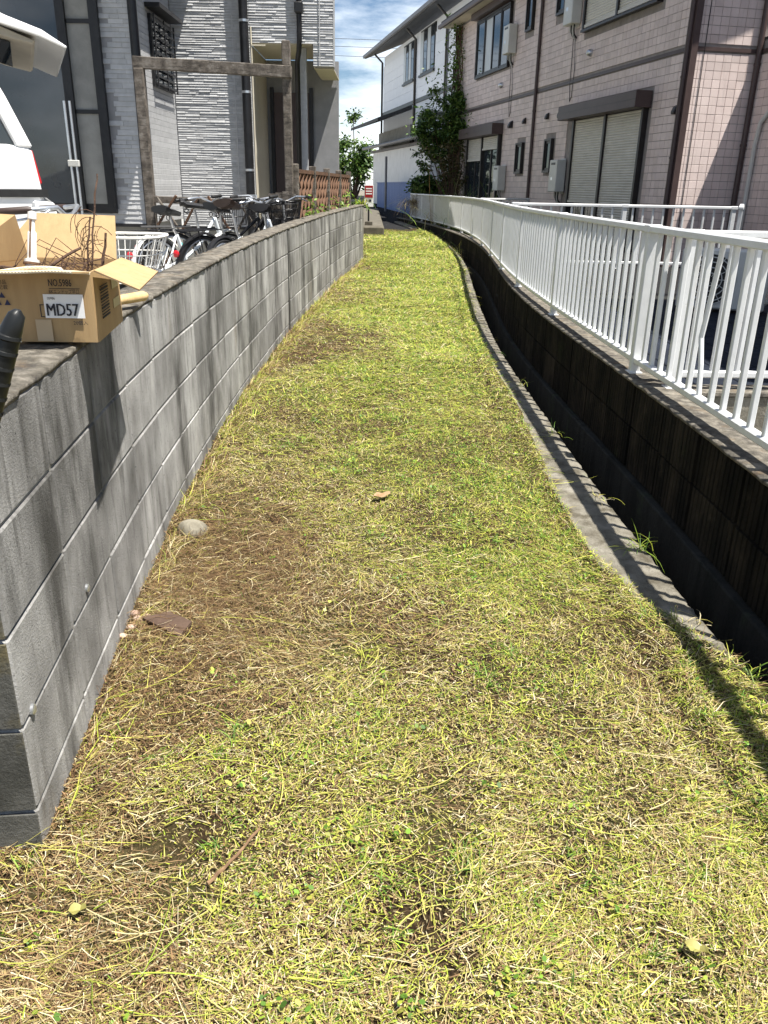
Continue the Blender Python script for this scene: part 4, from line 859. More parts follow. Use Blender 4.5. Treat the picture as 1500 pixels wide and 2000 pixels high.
# ================================================================== BICYCLES
def bicycle(label, loc, heading, frame_m, fender_m, saddle_m, grip_m, basket_m=None, rack=True, steer=0.0, sad_h=.86, lean=0.0, decals=False, zbk=.96, group='bicycles parked behind the block wall'):
    th = thing('bicycle', label, 'bicycle', loc, group, heading)
    th.rotation_euler = (lean, 0, heading); Rw = .33; WB = 1.08
    K = dict(local=True)
    def wheel(cx, steer=0.0):
        t = MB().torus((0, 0, 0), (0, 1, 0), Rw-.018, .019, 30, 8).mesh('wheel', M['rubber'], smooth=True)
        wo = bpy.data.objects.new('wheel', t); COL.objects.link(wo); wo.parent = th; wo.location = (cx, 0, Rw); wo.rotation_euler = (0, 0, steer); ORG[wo.name] = Vector((0, 0, 0))
        MB().torus((0, 0, 0), (0, 1, 0), Rw-.042, .010, 30, 6).build('rim', M['silver'], wo, smooth=True, **K)
        s = MB()
        for k in range(20):
            a = 2*PI*k/20; b = a+(.35 if k % 2 else -.35)
            s.tube([(.022*math.cos(b), .028*(1 if k % 4 < 2 else -1), .022*math.sin(b)), ((Rw-.045)*math.cos(a), 0, (Rw-.045)*math.sin(a))], .0016, 4, False)
        s.build('spokes', M['silver'], wo, **K); MB().lathe((0, 0, 0), (0, 1, 0), [(-.05, .012), (-.035, .03), (.035, .03), (.05, .012)], 12).build('hub', M['silver'], wo, smooth=True, **K)
        return wo
    wheel(0); wheel(WB, steer)
    BBp = (.44, 0, .28); ST = (.30, 0, .66); HT, HB = (.90, 0, .80), (.955, 0, .62)
    fr = MB(); fr.tube([BBp, ST], .018, 8); fr.tube([HB, BBp], .022, 8); fr.tube([HT, (.62, 0, .55), (.385, 0, .44)], .017, 8)
    for s in (-1, 1): fr.tube([BBp, (.2, .045*s, .29), (0, .06*s, Rw)], .010, 6); fr.tube([ST, (.15, .05*s, .5), (0, .06*s, Rw)], .009, 6)
    fr.tube([HT, HB], .022, 10); fr.build('frame', M[frame_m], th, smooth=True, **K)
    if decals:
        MB().tube([(.62, 0, .405), (.74, 0, .478)], .0235, 8).build('decal', M['bluepaint'], th, smooth=True, **K); MB().tube([(.56, 0, .366), (.62, 0, .4045)], .0235, 8).build('decal', M['cyan'], th, smooth=True, **K)
        MB().tube([(.335, 0, .58), (.36, 0, .51)], .0192, 8).build('decal', M['cyan'], th, smooth=True, **K)
    MB().tube([ST, (.275, 0, .70), (.245, 0, sad_h-.04)], .013, 8).build('seat_post', M['silver'], th, smooth=True, **K)
    # saddle
    V = []; F = []; na = 12
    for i, x in enumerate(np.linspace(-.13, .15, 11)):
        u = i/10; wd = .105*(1-u)**.8*(.75+.6*min(u*4, 1)*.4)+.022; zc = sad_h+.018*math.cos(u*2.4)+(.02 if u < .15 else 0); hh = .045-.02*u
        for k in range(na):
            a = 2*PI*k/na; V.append((.235+x, wd*math.cos(a), zc+hh*(math.sin(a)*.55 if math.sin(a) > 0 else math.sin(a)*1.15)))
    for i in range(10):
        for k in range(na): F.append((i*na+k, i*na+(k+1) % na, (i+1)*na+(k+1) % na, (i+1)*na+k))
    F.append(tuple(range(na))); F.append(tuple(range(10*na, 11*na)))
    sd_ = MB().add(V, F).build('saddle', M[saddle_m], th, smooth=True, **K)
    for s in (-1, 1): MB().torus((.165, .045*s, sad_h-.055), (0, 1, 0), .022, .004, 12, 5).build('spring', M['black_metal'], sd_, **K)
    # fenders
    def fender(cx, a0, a1, nm='fender', steer_=0.0):
        V = []; F = []; n = 22; prof = [(-.028, -.014), (-.022, .002), (0, .009), (.022, .002), (.028, -.014)]
        for i in range(n+1):
            a = a0+(a1-a0)*i/n
            for (y, dr) in prof: r = Rw+.022+dr; V.append((cx+r*math.cos(a), y, Rw+r*math.sin(a)))
        for i in range(n):
            for k in range(4): F.append((i*5+k, i*5+k+1, (i+1)*5+k+1, (i+1)*5+k))
        return MB().add(V, F).build(nm, M[fender_m], th, smooth=True, **K)
    fender(0, R(40), R(205)); fender(WB, R(20), R(150))
    tl = MB().lathe((-.335, 0, .50), (-1, 0, .15), [(0, .018), (.012, .032), (.03, .034), (.042, .02), (.045, .003)], 14).build('rear_reflector', M['redlens'], th, smooth=True, **K)
    if rack:
        rk = MB(); 
        for y in (-.06, 0, .06): rk.tube([(.2, y, .715), (-.30, y, .71)], .006, 6)
        for x in (.15, 0, -.15, -.3): rk.tube([(x, -.062, .712), (x, .062, .712)], .005, 6)
        for s in (-1, 1): rk.tube([(-.12, .06*s, .71), (0, .065*s, Rw)], .006, 6)
        rk.build('rear_rack', M['black_metal'], th, smooth=True, **K)
    # crank, chain guard, pedals
    MB().lathe((.44, -.05, .28), (0, 1, 0), [(-.006, .085), (.006, .085)], 22).build('chainring', M['black_metal'], th, **K)
    MB().prism([(-.02, .27), (.02, .40), (.46, .365), (.53, .28), (.46, .20), (.0, .26)], lambda p: (p[0], -.064, p[1]), lambda p: (p[0], -.058, p[1])).build('chain_guard', M[frame_m], th, **K)
    for s in (-1, 1):
        cr_ = MB().bar((.44, .075*s, .28), (.44+.12*s, .085*s, .28-.11*s), .014, .02).build('crank', M['silver'], th, **K)
        MB().box(.44+.12*s-.045, .44+.12*s+.045, min(.095*s, .18*s), max(.095*s, .18*s), .16-.11*s+.0, .19-.11*s).build('pedal', M['rubber'], cr_, **K)
    MB().tube([(.0, .07, Rw), (-.03, .13, .02), (.0, .16, .0)], .008, 6).build('stand', M['silver'], th, **K)
    # fork and bars, turned by the steering angle about the head tube
    fk = MB()
    for s in (-1, 1): fk.tube([(.955, .045*s, .64), (1.0, .05*s, .5), (WB, .055*s, Rw)], .011, 6)
    fk.tube([HB, (.955, 0, .655)], .02, 8); fk.build('fork', M[frame_m], th, smooth=True, **K)
    cs, sn = math.cos(steer), math.sin(steer)
    tw = lambda x, y, z: (.89+(x-.89)*cs-y*sn, (x-.89)*sn+y*cs, z)
    hb = MB().tube([tw(*p_) for p_ in ((.66, -.27, .99), (.78, -.25, 1.0), (.88, -.15, 1.01), (.885, 0, .95), (.88, .15, 1.01), (.78, .25, 1.0), (.66, .27, .99))], .011, 8).build('handlebar', M['silver'], th, smooth=True, **K)
    MB().tube([HT, tw(.885, 0, .95)], .013, 8).build('stem', M['silver'], hb, smooth=True, **K)
    for s in (-1, 1):
        MB().tube([tw(.80, .245*s, 1.0), tw(.785, .25*s, 1.0), tw(.66, .27*s, .99), tw(.65, .272*s, .99)], [.012, .0165, .0165, .012], 10).build('grip', M[grip_m], hb, smooth=True, **K)
        MB().tube([tw(.86, .19*s, 1.0), tw(.83, .215*s, .975), tw(.73, .25*s, .955)], .006, 6).build('brake_lever', M['silver'], hb, smooth=True, **K)
    if basket_m:
        bk = MB(); x0, x1, y1_, x0b, x1b, yb = .97, 1.32, .20, 1.0, 1.24, .16; zt, zb = zbk, zbk-.24
        def loop(z, a, b, c, r):
            pts = []
            for k in range(33):
                q = 2*PI*k/32; ex = 2/3.2; cx, sx_ = math.cos(q), math.sin(q)
                pts.append(tw((a+b)/2+(b-a)/2*math.copysign(abs(cx)**ex, cx), c*math.copysign(abs(sx_)**ex, sx_), z))
            return pts
        top, bot = loop(zt, x0, x1, y1_, 0), loop(zb, x0b, x1b, yb, 0)
        bk.tube(top, .008, 6); bk.tube(bot, .004, 5)
        for f_ in (.33, .66):
            bk.tube([Vector(a)*(1-f_)+Vector(b)*f_ for a, b in zip(top, bot)], .003, 5)
        for k in range(32): bk.tube([top[k], bot[k]], .0026, 4, False)
        for k in range(4, 13): bk.tube([bot[k], bot[(32-k) % 32]], .0026, 4, False)
        bo = bk.build('basket', M[basket_m], th, smooth=True, **K)
    return th
b1 = bicycle('silver city bicycle with black saddle, white rear mudguard and blue frame decals', (-2.17, 7.95, -1.12), R(62), 'silverpaint', 'whiteold', 'saddle', 'rubber', 'black_metal', True, R(-8), .87, R(-5), True)
b2 = bicycle('dark city bicycle with brown saddle and black wire basket nearest the lattice', (-1.46, 7.80, -1.12), R(68), 'silverpaint', 'black_metal', 'saddlebrown', 'rubber', 'black_metal', False, R(-10), .95, R(-9))
b4 = bicycle('black bicycle with dark basket squeezed between the silver bicycle and the brown saddle', (-1.86, 8.25, -1.12), R(58), 'black_metal', 'black_metal', 'saddle', 'rubber', 'black_metal', True, R(25), .90, R(4))
b5 = bicycle('dark bicycle half hidden behind the others against the wooden trellis', (-2.25, 8.70, -1.12), R(20), 'black_metal', 'black_metal', 'saddle', 'rubber', 'black_metal', True, R(-15), .92, R(3))
b6 = bicycle('dark bicycle leaning by the weathered plank screen nearest the block wall', (-1.22, 8.15, -1.12), R(80), 'black_metal', 'black_metal', 'saddle', 'rubber', 'black_metal', False, R(20), .90, R(-4))
b3 = bicycle('bicycle with white wire basket and brown grips close behind the cardboard box', (-2.40, 3.98, -1.12), R(3), 'silverpaint', 'whiteold', 'saddlebrown', 'browngrip', 'rustwhite', False, R(0), .80, zbk=.885)

# ================================================================== CARDBOARD BOX on the wall
bz = -.366
cbx = thing('cardboard_box', 'open cardboard box with a white MD57 label, full of scrap, on the wall', 'box', (-.885, 2.14, bz))
FR, FL, BR_, BL = Vector((-.712, 1.978, 0)), Vector((-1.06, 1.962, 0)), Vector((-.758, 2.315, 0)), Vector((-1.10, 2.305, 0)); bh = .168
def panel(a, b, z0, z1, nm, t=.004, m='card', lift=0, par=cbx, za=None, zb=None):
    d = (b-a).normalized(); n = Vector((d.y, -d.x, 0))
    return MB().add([a+n*t/2+Vector((0,0,z0)), b+n*t/2+Vector((0,0,z0)), b-n*t/2+Vector((0,0,z0)), a-n*t/2+Vector((0,0,z0)),
        a+n*t/2+Vector((0,0,za or z1)), b+n*t/2+Vector((0,0,zb or z1)), b-n*t/2+Vector((0,0,zb or z1)), a-n*t/2+Vector((0,0,za or z1))],
        [(0,3,2,1),(4,5,6,7),(0,1,5,4),(1,2,6,5),(2,3,7,6),(3,0,4,7)]).build(nm, M[m], par)
def sheet(pts, t, nm, m='card', par=cbx):                     # thick sheet from an outline of 3-D points
    P = [Vector(p) for p in pts]; n = (P[1]-P[0]).cross(P[-1]-P[0]).normalized()*t/2
    k = len(P); return MB().add([p+n for p in P]+[p-n for p in P], [tuple(range(k)), tuple(range(2*k-1, k-1, -1))]+[(i, k+i, k+(i+1) % k, (i+1) % k) for i in range(k)]).build(nm, M[m], par)
zf = Vector((0, 0, bz)); zt_ = Vector((0, 0, bz+bh))
def wavy_panel(a, b, nm, bulge, topsag, flip=1):
    n = 14; d = (b-a); nn = Vector((d.y, -d.x, 0)).normalized()*flip; V = []; F = []
    for side in (.002, -.002):
        for i in range(n+1):
            u = i/n
            for j in range(7):
                v = j/6; o = bulge*math.sin(PI*u)*math.sin(PI*min(v*1.1, 1))+side
                z = bz+bh*v-(topsag(u) if j == 6 else topsag(u)*.5 if j == 5 else 0)
                V.append(a+d*u+nn*o+Vector((0, 0, z)))
    m = 7; S_ = (n+1)*m
    for s in (0, 1):
        for i in range(n):
            for j in range(6): q = s*S_+i*m+j; F.append((q, q+m, q+m+1, q+1))
    for i in range(n): q = i*m+6; F.append((q, q+m, q+m+S_, q+S_)); q = i*m; F.append((q, q+m, q+m+S_, q+S_))
    for j in range(6): F.append((j, j+1, j+1+S_, j+S_)); q = n*m+j; F.append((q, q+1, q+1+S_, q+S_))
    return MB().add(V, F).build(nm, M['card'], cbx, smooth=30)
fp = wavy_panel(FL, FR, 'front_panel', .004, lambda u: .007*math.sin(u*7)+.006*(u > .8)*(1-u)*5)
wavy_panel(FR, BR_, 'side_panel', .003, lambda u: .030*u*u)
panel(BL, BR_, bz, bz+bh, 'back_panel'); panel(BL, FL, bz, bz+bh, 'side_panel')
sheet([FL+zf+Vector((0,0,.004)), FR+zf+Vector((0,0,.004)), BR_+zf+Vector((0,0,.004)), BL+zf+Vector((0,0,.004))], .004, 'bottom_panel')
# torn front edge: pale corrugation
V = []; F = []
n = 70
for i in range(n+1):
    u = i/n; q = FL+(FR-FL)*u; zz = bz+bh-(.007*math.sin(u*7)+.006*(u > .8)*(1-u)*5)+.001
    V += [q+Vector((0, -.0045, zz-.004)), q+Vector((0, -.0045+.001*(i % 2), zz+.002*(i % 2))), q+Vector((0, .004, zz+.003))]
for i in range(n):
    for k in range(2): F.append((3*i+k, 3*i+3+k, 3*i+4+k, 3*i+1+k))
MB().add(V, F).build('cut_edge', M['cardedge'], cbx)
sheet([BL+zt_+Vector((.012, .005, 0)), BR_+zt_+Vector((0, .005, 0)), Vector((-.776, 2.40, -.088)), Vector((-1.003, 2.395, -.084))], .004, 'back_flap')
sheet([FL+zt_+Vector((.0, .01, .002)), BL+zt_+Vector((.125, -.05, .002)), Vector((-.972, 2.20, -.083)), Vector((-1.10, 2.05, -.07))], .004, 'left_flap')
sheet([FR+zt_+Vector((.006, .006, .001)), Vector((-.568, 1.875, -.227)), Vector((-.643, 2.31, -.229)), Vector((-.730, 2.275, -.191))], .004, 'right_flap')
sheet([FL+zt_+Vector((0, -.003, 0)), FL+zt_+Vector((.006, -.095, .0075)), FR+zt_+Vector((-.010, -.088, .0055)), FR+zt_+Vector((-.001, -.003, -.002))], .004, 'front_flap')
V = []; F = []
for i in range(91):                                            # cut corrugated edge of the front flap
    u = i/90; q = FL+zt_+Vector((.006, -.0965, .0075)); q2 = FR+zt_+Vector((-.010, -.0895, .0055)); c = q.lerp(q2, u)+Vector((0, 0, .0022*math.sin(u*9)))
    V += [c+Vector((0, 0, -.0036)), c+Vector((0, -.0008, .0012*(-1)**i)), c+Vector((0, .001, .0036))]
for i in range(90):
    for k in range(2): F.append((3*i+k, 3*i+3+k, 3*i+4+k, 3*i+1+k))
MB().add(V, F).build('cut_edge', M['cardedge'], cbx)
# print on the front: reading direction +X
dx_ = (FR-FL).normalized(); dz_ = Vector((0, 0, 1)); fo = lambda x, z: Vector((x, 1.978+(x+.712)*.046-.0085, z))
MB().obox(fo(-.781, -.279), dx_, dz_, (0, -1, 0), .047, .028, .0006).build('label', M['paper'], cbx)
lo = Vector((0, -.0012, 0))
for k in range(2): text('NO.5986', .017, fo(-.812+.0006*k, -.232)+lo*(1+.1*k), dx_, dz_, cbx, M['ink'], sx=.62)
MB().obox(fo(-.775, -.2375)+lo, dx_, dz_, (0, -1, 0), .036, .0007, .0004).build('printed_rule', M['ink'], cbx)
text('BKエンドップ早口', .0085, fo(-.812, -.2485)+lo, dx_, dz_, cbx, M['ink'], sx=.75)
for k in range(3): text('MD57', .030, fo(-.8245+.0008*k, -.301)+lo*(2+.1*k), dx_, dz_, cbx, M['ink'], sx=.74)
text('05986', .006, fo(-.818, -.263)+lo*2, dx_, dz_, cbx, M['ink'], sx=.9)
text('20個入', .0085, fo(-.763, -.322)+lo, dx_, dz_, cbx, M['ink'])
text('未開封品', .0085, fo(-.955, -.228)+lo, dx_, dz_, cbx, M['ink']); text('側面に記載', .0085, fo(-.965, -.240)+lo, dx_, dz_, cbx, M['ink'])
for (a, b) in ((-.9345, -.272), (-.924, -.255), (-.9135, -.272)):
    MB().add([fo(a-.0075, b-.0055)+lo, fo(a+.0075, b-.0055)+lo, fo(a, b+.008)+lo], [(0, 1, 2)]).build('printed_triangle', M['inkblue'], cbx)
for (x0, x1, z0, z1) in ((-.8385, -.8365, -.305, -.275), (-.8385, -.829, -.277, -.275), (-.8385, -.829, -.305, -.303)): MB().obox(fo((x0+x1)/2, (z0+z1)/2)+lo, dx_, dz_, (0, -1, 0), (x1-x0)/2, (z1-z0)/2, .0004).build('printed_frame', M['ink'], cbx)
MB().obox(fo(-.835, -.337), dx_, dz_, (0, -1, 0), .019, .026, .0005).build('tape_patch', M['tape'], cbx)
ds = (BR_-FR).normalized(); sn_ = Vector((ds.y, -ds.x, 0)); so_ = lambda u, z: FR+ds*u+sn_*.0062+Vector((0, 0, z))
for k in range(11): MB().obox(so_(.105, -.315+k*.0075), ds, dz_, sn_, .048, .0012+.0012*(k % 3 == 0), .0004).build('barcode_bar', M['ink'], cbx)
for k in range(2): MB().obox(so_(.25, -.30+k*.05), ds, dz_, sn_, .045, .012, .0004).build('printed_frame', M['tape'], cbx)
# scrap inside the box
sa = thing('shock_absorber', 'rusty shock absorber with white coil spring standing in the cardboard box', 'scrap metal', (-.93, 2.15, bz))
ax0, ax1 = Vector((-.925, 2.10, bz+.02)), Vector((-.912, 2.16, -.098)); dd = (ax1-ax0).normalized()
MB().tube([ax0, ax0+dd*.12], .008, 8).build('rod', M['rust'], sa, smooth=True)
pts = []
a_ = dd.cross(Vector((1, 0, 0))).normalized(); b_ = dd.cross(a_)
for k in range(140): t = k/139; q = 2*PI*9*t; pts.append(ax0+dd*(.03+.125*t)+(a_*math.cos(q)+b_*math.sin(q))*.014)
MB().tube(pts, .0032, 6).build('coil_spring', M['rustwhite'], sa, smooth=True)
MB().lathe(ax0+dd*.155, dd, [(0, .019), (.008, .019), (.01, .012), (.075, .011), (.08, .007), (.105, .007), (.108, .011), (.125, .011), (.128, .003)], 12).build('body', M['rustwhite'], sa, smooth=True)
MB().lathe(ax0+dd*.15, dd, [(0, .021), (.006, .021)], 12).build('collar', M['rust'], sa)
MB().bar(ax0+dd*.17+Vector((0, -.0125, 0)), ax0+dd*.262+Vector((0, -.0085, 0)), .004, .003).build('rust_streak', M['rust'], sa)
stick_pts = [([(-1.05, 2.1, -.20), (-.95, 2.09, -.206), (-.90, 2.08, -.222), (-.87, 2.06, -.24)], .006, 'long dark stick lying across the left of the cardboard box'),
             ([(-.92, 2.03, -.25), (-.86, 2.10, -.20), (-.795, 2.16, -.158)], .005, 'dark stick leaning from the coil spring towards the right of the box'),
             ([(-.79, 2.22, -.33), (-.768, 2.24, -.19), (-.757, 2.25, -.125)], .0045, 'short black stick standing near the right flap of the box'),
             ([(-.80, 2.20, -.33), (-.785, 2.22, -.16), (-.775, 2.25, -.03), (-.77, 2.27, .02)], .003, 'tall thin reddish stem rising out of the cardboard box'),
             ([(-.815, 2.21, -.33), (-.80, 2.23, -.15), (-.79, 2.24, -.085)], .003, 'thin dark stem beside the tall reddish one in the box')]
for pts, r, lab in stick_pts:
    p_ = [Vector(q) for q in pts]; fine = []
    for i in range(len(p_)-1):
        for k in range(4): fine.append(p_[i].lerp(p_[i+1], k/4)+Vector((random.uniform(-1, 1), random.uniform(-1, 1), random.uniform(-1, 1)))*.0022)
    fine.append(p_[-1]); rs = [r*(1-.35*i/len(fine))*random.uniform(.9, 1.1) for i in range(len(fine))]
    s_ = thing('stick', lab, 'stick', tuple(p_[0]), 'sticks in the cardboard box'); MB().tube(fine, rs, 7).build('stem', M['twig'], s_, smooth=True)
    if r > .0045: MB().tube([fine[4], fine[4]+Vector((.012, .0, .010))], [r*.6, r*.25], 6).build('knot', M['twig'], s_)
wm = MB()
for k in range(26):
    x0, x1 = random.uniform(-1.02, -.80), random.uniform(-.86, -.75); p0 = Vector((x0, random.uniform(2.04, 2.2), -.30)); p1 = Vector((x1, random.uniform(2.1, 2.3), random.uniform(-.25, -.18)))
    mid = p0.lerp(p1, .5)+Vector((random.uniform(-.03, .03), 0, random.uniform(.03, .12)))
    wm.tube([p0, p0.lerp(mid, .6)+Vector((0, 0, .01)), mid, mid.lerp(p1, .5), p1], .0011, 4, False)
for k in range(16):
    c = Vector((-.775+random.uniform(-.03, .03), 2.24, -.15+random.uniform(-.05, .05))); r = random.uniform(.02, .05); a0 = random.uniform(0, 3)
    wm.tube([c+Vector((r*math.cos(a0+i*.35), random.uniform(-.004, .004), r*1.2*math.sin(a0+i*.35))) for i in range(8)], .0009, 4, False)
ws = wm.build('wire_tangle', M['twig'], origin=(-.85, 2.15, -.3)); tag(ws, 'tangle of thin dry stems and wire spilling inside the cardboard box', 'wire', kind='stuff')
# worn wooden handle behind the box, black tool grip at the left edge
wdh = thing('wooden_stick', 'worn yellow wooden tool handle lying on the wall behind the box', 'tool handle', (-.84, 2.6, -.34))
MB().tube([(-.92, 2.36, -.340), (-.86, 2.52, -.342), (-.822, 2.62, -.342), (-.800, 2.675, -.342), (-.794, 2.69, -.342)], [.014, .0145, .016, .0165, .010], 12).build('handle', M['palewood'], wdh, smooth=True)
tg = thing('tool_grip', 'black ribbed tool grip sticking up at the left edge before the box', 'tool handle', (-.60, 1.2, -.4))
MB().tube([(-.645, 1.18, -.44), (-.607, 1.185, -.335), (-.580, 1.19, -.262), (-.558, 1.195, -.205), (-.547, 1.197, -.183), (-.545, 1.197, -.176)], [.013, .0165, .0175, .0160, .0120, .005], 14).build('handle', M['grip'], tg, smooth=True)
for k in range(8):
    c = Vector((-.622+k*.0083, 1.183+.0015*k, -.372+k*.0225)); MB().torus(tuple(c), (.34, .05, .94), .0150, .0050, 18, 6).build('rib', M['grip'], tg, smooth=True)
MB().tube([(-.645, 1.18, -.44), (-.75, 1.16, -.75), (-.82, 1.15, -1.255)], .011, 10).build('shaft', M['black_metal'], tg, smooth=True)

# ================================================================== SMALL THINGS ON THE LANE
def blob(c, r, nm_seed, squash=(1, 1, .7), n=2):
    bm = bmesh.new(); bmesh.ops.create_icosphere(bm, subdivisions=n, radius=1); rr = random.Random(nm_seed); ph = [rr.uniform(0, 6) for _ in range(6)]
    for v in bm.verts:
        k = 1+.10*math.sin(v.co.x*2.3+ph[0])*math.sin(v.co.y*2.1+ph[1])+.07*math.sin(v.co.z*3+ph[2])
        v.co = Vector((v.co.x*squash[0], v.co.y*squash[1], v.co.z*squash[2]))*r*k
    mb = MB(); mb.v = [tuple(v.co+Vector(c)) for v in bm.verts]; mb.f = [tuple(v.index for v in f.verts) for f in bm.faces]; bm.free(); return mb
gzf = lambda x, y: float(ground_z(np.array(x), np.array(y)))
z = gzf(-.745, 2.85); tag(blob((-.745, 2.85, z+.012), .056, 3, (1, .85, .8), 3).build('stone', M['stone'], smooth=True, origin=(-.745, 2.85, z)), 'round grey river stone beside the foot of the block wall', 'stone')
for k, (x, y, r) in enumerate(((-.775, 2.20, .016), (-.755, 2.17, .017), (-.765, 2.12, .014), (-.735, 2.19, .012), (-.775, 2.07, .013))):
    z = gzf(x, y); tag(blob((x, y, z+r*.5), r, k+20, (1.1, .8, .7)).build('pebble', M['pebble'], smooth=True, origin=(x, y, z)), ('pale pebble at the far end of the pebble cluster by the wall', 'largest pinkish pebble in the cluster by the wall', 'reddish pebble nearest the front in the cluster by the wall', 'small pebble on the lane side of the cluster', 'stray pebble just in front of the cluster by the wall')[k], 'pebble', 'pebbles at the wall foot')
z = gzf(-.66, 2.10); tag(MB().add([(-.735, 2.14, z+.022), (-.60, 2.05, z+.012), (-.575, 2.11, z+.03), (-.66, 2.17, z+.028), (-.735, 2.14, z+.032), (-.60, 2.05, z+.022), (-.575, 2.11, z+.04), (-.66, 2.17, z+.038)],
    [(0,3,2,1),(4,5,6,7),(0,1,5,4),(1,2,6,5),(2,3,7,6),(3,0,4,7)]).build('tile_shard', M['slate'], origin=(-.66, 2.10, z)), 'flat brown tile shard lying near the wall in dry grass', 'tile shard')
for k, (pts, r, lab) in enumerate(((((-.33, 1.17), (-.285, 1.235), (-.25, 1.31)), .0042, 'rough reddish brown stick lying on the grass near the front'), (((-1.05, .93), (-.88, .98), (-.70, 1.06)), .004, 'long pale dry stalk lying in the lower left corner'))):
    P_ = [Vector((x, y, gzf(x, y)+.014)) for x, y in pts]; fine = []
    for i in range(len(P_)-1):
        for j in range(6): fine.append(P_[i].lerp(P_[i+1], j/6)+Vector((random.uniform(-1, 1), random.uniform(-1, 1), random.uniform(-1, 1)))*.0018)
    fine.append(P_[-1]); tag(MB().tube(fine, [r*random.uniform(.8, 1.15)*(1-.3*i/len(fine)) for i in range(len(fine))], 7).build('twig', M['drytwig'] if k == 0 else M['palewood'], smooth=True, origin=tuple(P_[0])), lab, 'stick')
def fallen_leaf(x, y, ln, wd, az, mat_, lab, up=.022):
    z = gzf(x, y)+up; V = []; F = []; n = 6; d = Vector((math.cos(az), math.sin(az), 0)); s_ = Vector((-d.y, d.x, 0))
    for i in range(n+1):
        u = i/n; ww = wd*math.sin(PI*min(max(u, .03), .97))**.7; c = Vector((x, y, z))+d*(ln*(u-.5))
        V += [c+s_*ww+Vector((0, 0, .012*abs(math.sin(u*5)))), c+Vector((0, 0, .001)), c-s_*ww+Vector((0, 0, .009*abs(math.cos(u*4))))]
    for i in range(n):
        for k in range(2): F.append((3*i+k, 3*i+3+k, 3*i+4+k, 3*i+1+k))
    o = MB().add(V, F).build('fallen_leaf', M[mat_], smooth=True, origin=(x, y, z)); tag(o, lab, 'leaf')
fallen_leaf(-.01, 3.22, .085, .024, .5, 'deadleaf', 'curled tan dead leaf in the middle of the lane', .024)
fallen_leaf(.575, 1.04, .042, .011, -.5, 'yleaf', 'smooth yellow leaf near the lower right corner')
fallen_leaf(-.80, 1.075, .045, .008, 1.3, 'yleaf', 'narrow yellow green leaf on bare soil at the lower left')
fallen_leaf(-.56, 1.10, .034, .011, .2, 'yleaf', 'broad pale yellow leaf left of the reddish stick')

# ================================================================== GRASS AND CLIPPINGS
PAL = {'green': [(.10, .20, .025), (.15, .27, .03), (.22, .33, .04), (.07, .15, .02)],
       'lime': [(.36, .42, .045), (.48, .49, .08), (.28, .37, .04), (.54, .50, .12)],
       'straw': [(.50, .41, .19), (.56, .47, .25), (.40, .30, .13), (.66, .58, .37), (.42, .37, .10)],
       'brown': [(.20, .12, .055), (.28, .17, .08), (.13, .075, .035), (.33, .22, .11)]}
def pick(name, n):
    c = np.array(PAL[name])[RNG.integers(0, len(PAL[name]), n)]; return c*RNG.uniform(.55, 1.2, (n, 1))
def scatter(n, ymin, ymax, pw):
    """positions on the lane, denser near the lane mouth: density ~ 1/(y+.6)^pw"""
    u = RNG.random(n); e = 1-pw; a, b = (ymin+.6)**e, (ymax+.6)**e
    y = (a+u*(b-a))**(1/e)-.6
    l = lane_left(y)+.03; r = CURB.x_of_y(y)-np.maximum(KW(y), 0)-.005+RNG.normal(0, .022, n)+.03*(fnoise(y*0+5, y, 7, 35)-.5)
    l = np.where(y < 1.3, -1.35, l)
    x = -1.35+(r+1.35)*RNG.random(n); k = x > l; return x[k], y[k]
def greenness(x, y):
    g = fnoise(x, y, 1.1, 21)*.9+.16*np.clip((x+.1)/.8, -1, 1)+.10*np.clip((y-3.5)/5, 0, 1)+.10*fnoise(x, y, 5, 31)
    g -= .42*np.exp(-((x+.55)**2/.09+(y-2.35)**2/.22)); g -= .2*np.exp(-((x+.7)**2/.03+(y-1.6)**2/.5)); g -= .18*np.exp(-((x+.35)**2/.06+(y-3.9)**2/.3))
    g -= .22*np.exp(-((x-.72)**2/.02+(y-1.9)**2/.3)); g += .24*np.exp(-((x-.40)**2/.03))*np.clip((y-1.9)/1.2, 0, 1); g -= .16*np.exp(-((x+.62)**2/.05))*np.clip((y-3)/2, 0, 1)*fnoise(x, y, 1.6, 71)*1.6; g -= .22*np.exp(-((x+.62)**2/.12+(y-1.2)**2/.05)); g += .13*np.clip((y-6)/5, 0, 1)-.07*np.clip((2.6-y)/.8, 0, 1)+.10*np.exp(-((x-.36)**2/.04))*np.clip((y-2.2)/1, 0, 1)-.05*np.clip((-.1-x)/.4, 0, 1)*np.clip((y-2)/1, 0, 1); return g+(fnoise(x, y, .8, 88)-.5)*.30
def bare(x, y):
    b = np.exp(-((x+.42)**2/.03+(y-1.28)**2/.012))+.8*np.exp(-((x+.52)**2/.035+(y-2.62)**2/.06))+.7*np.exp(-((x-.14)**2/.006+(y-1.42)**2/.03))+.6*np.exp(-((x-.5)**2/.01+(y-1.75)**2/.02))+np.exp(-((x+.92)**2/.05+(y-1.03)**2/.012))+.95*np.exp(-((x-.10)**2/.012+(y-1.10)**2/.05))
    return b+.5*(fnoise(x, y, 3.1, 77) > .66)
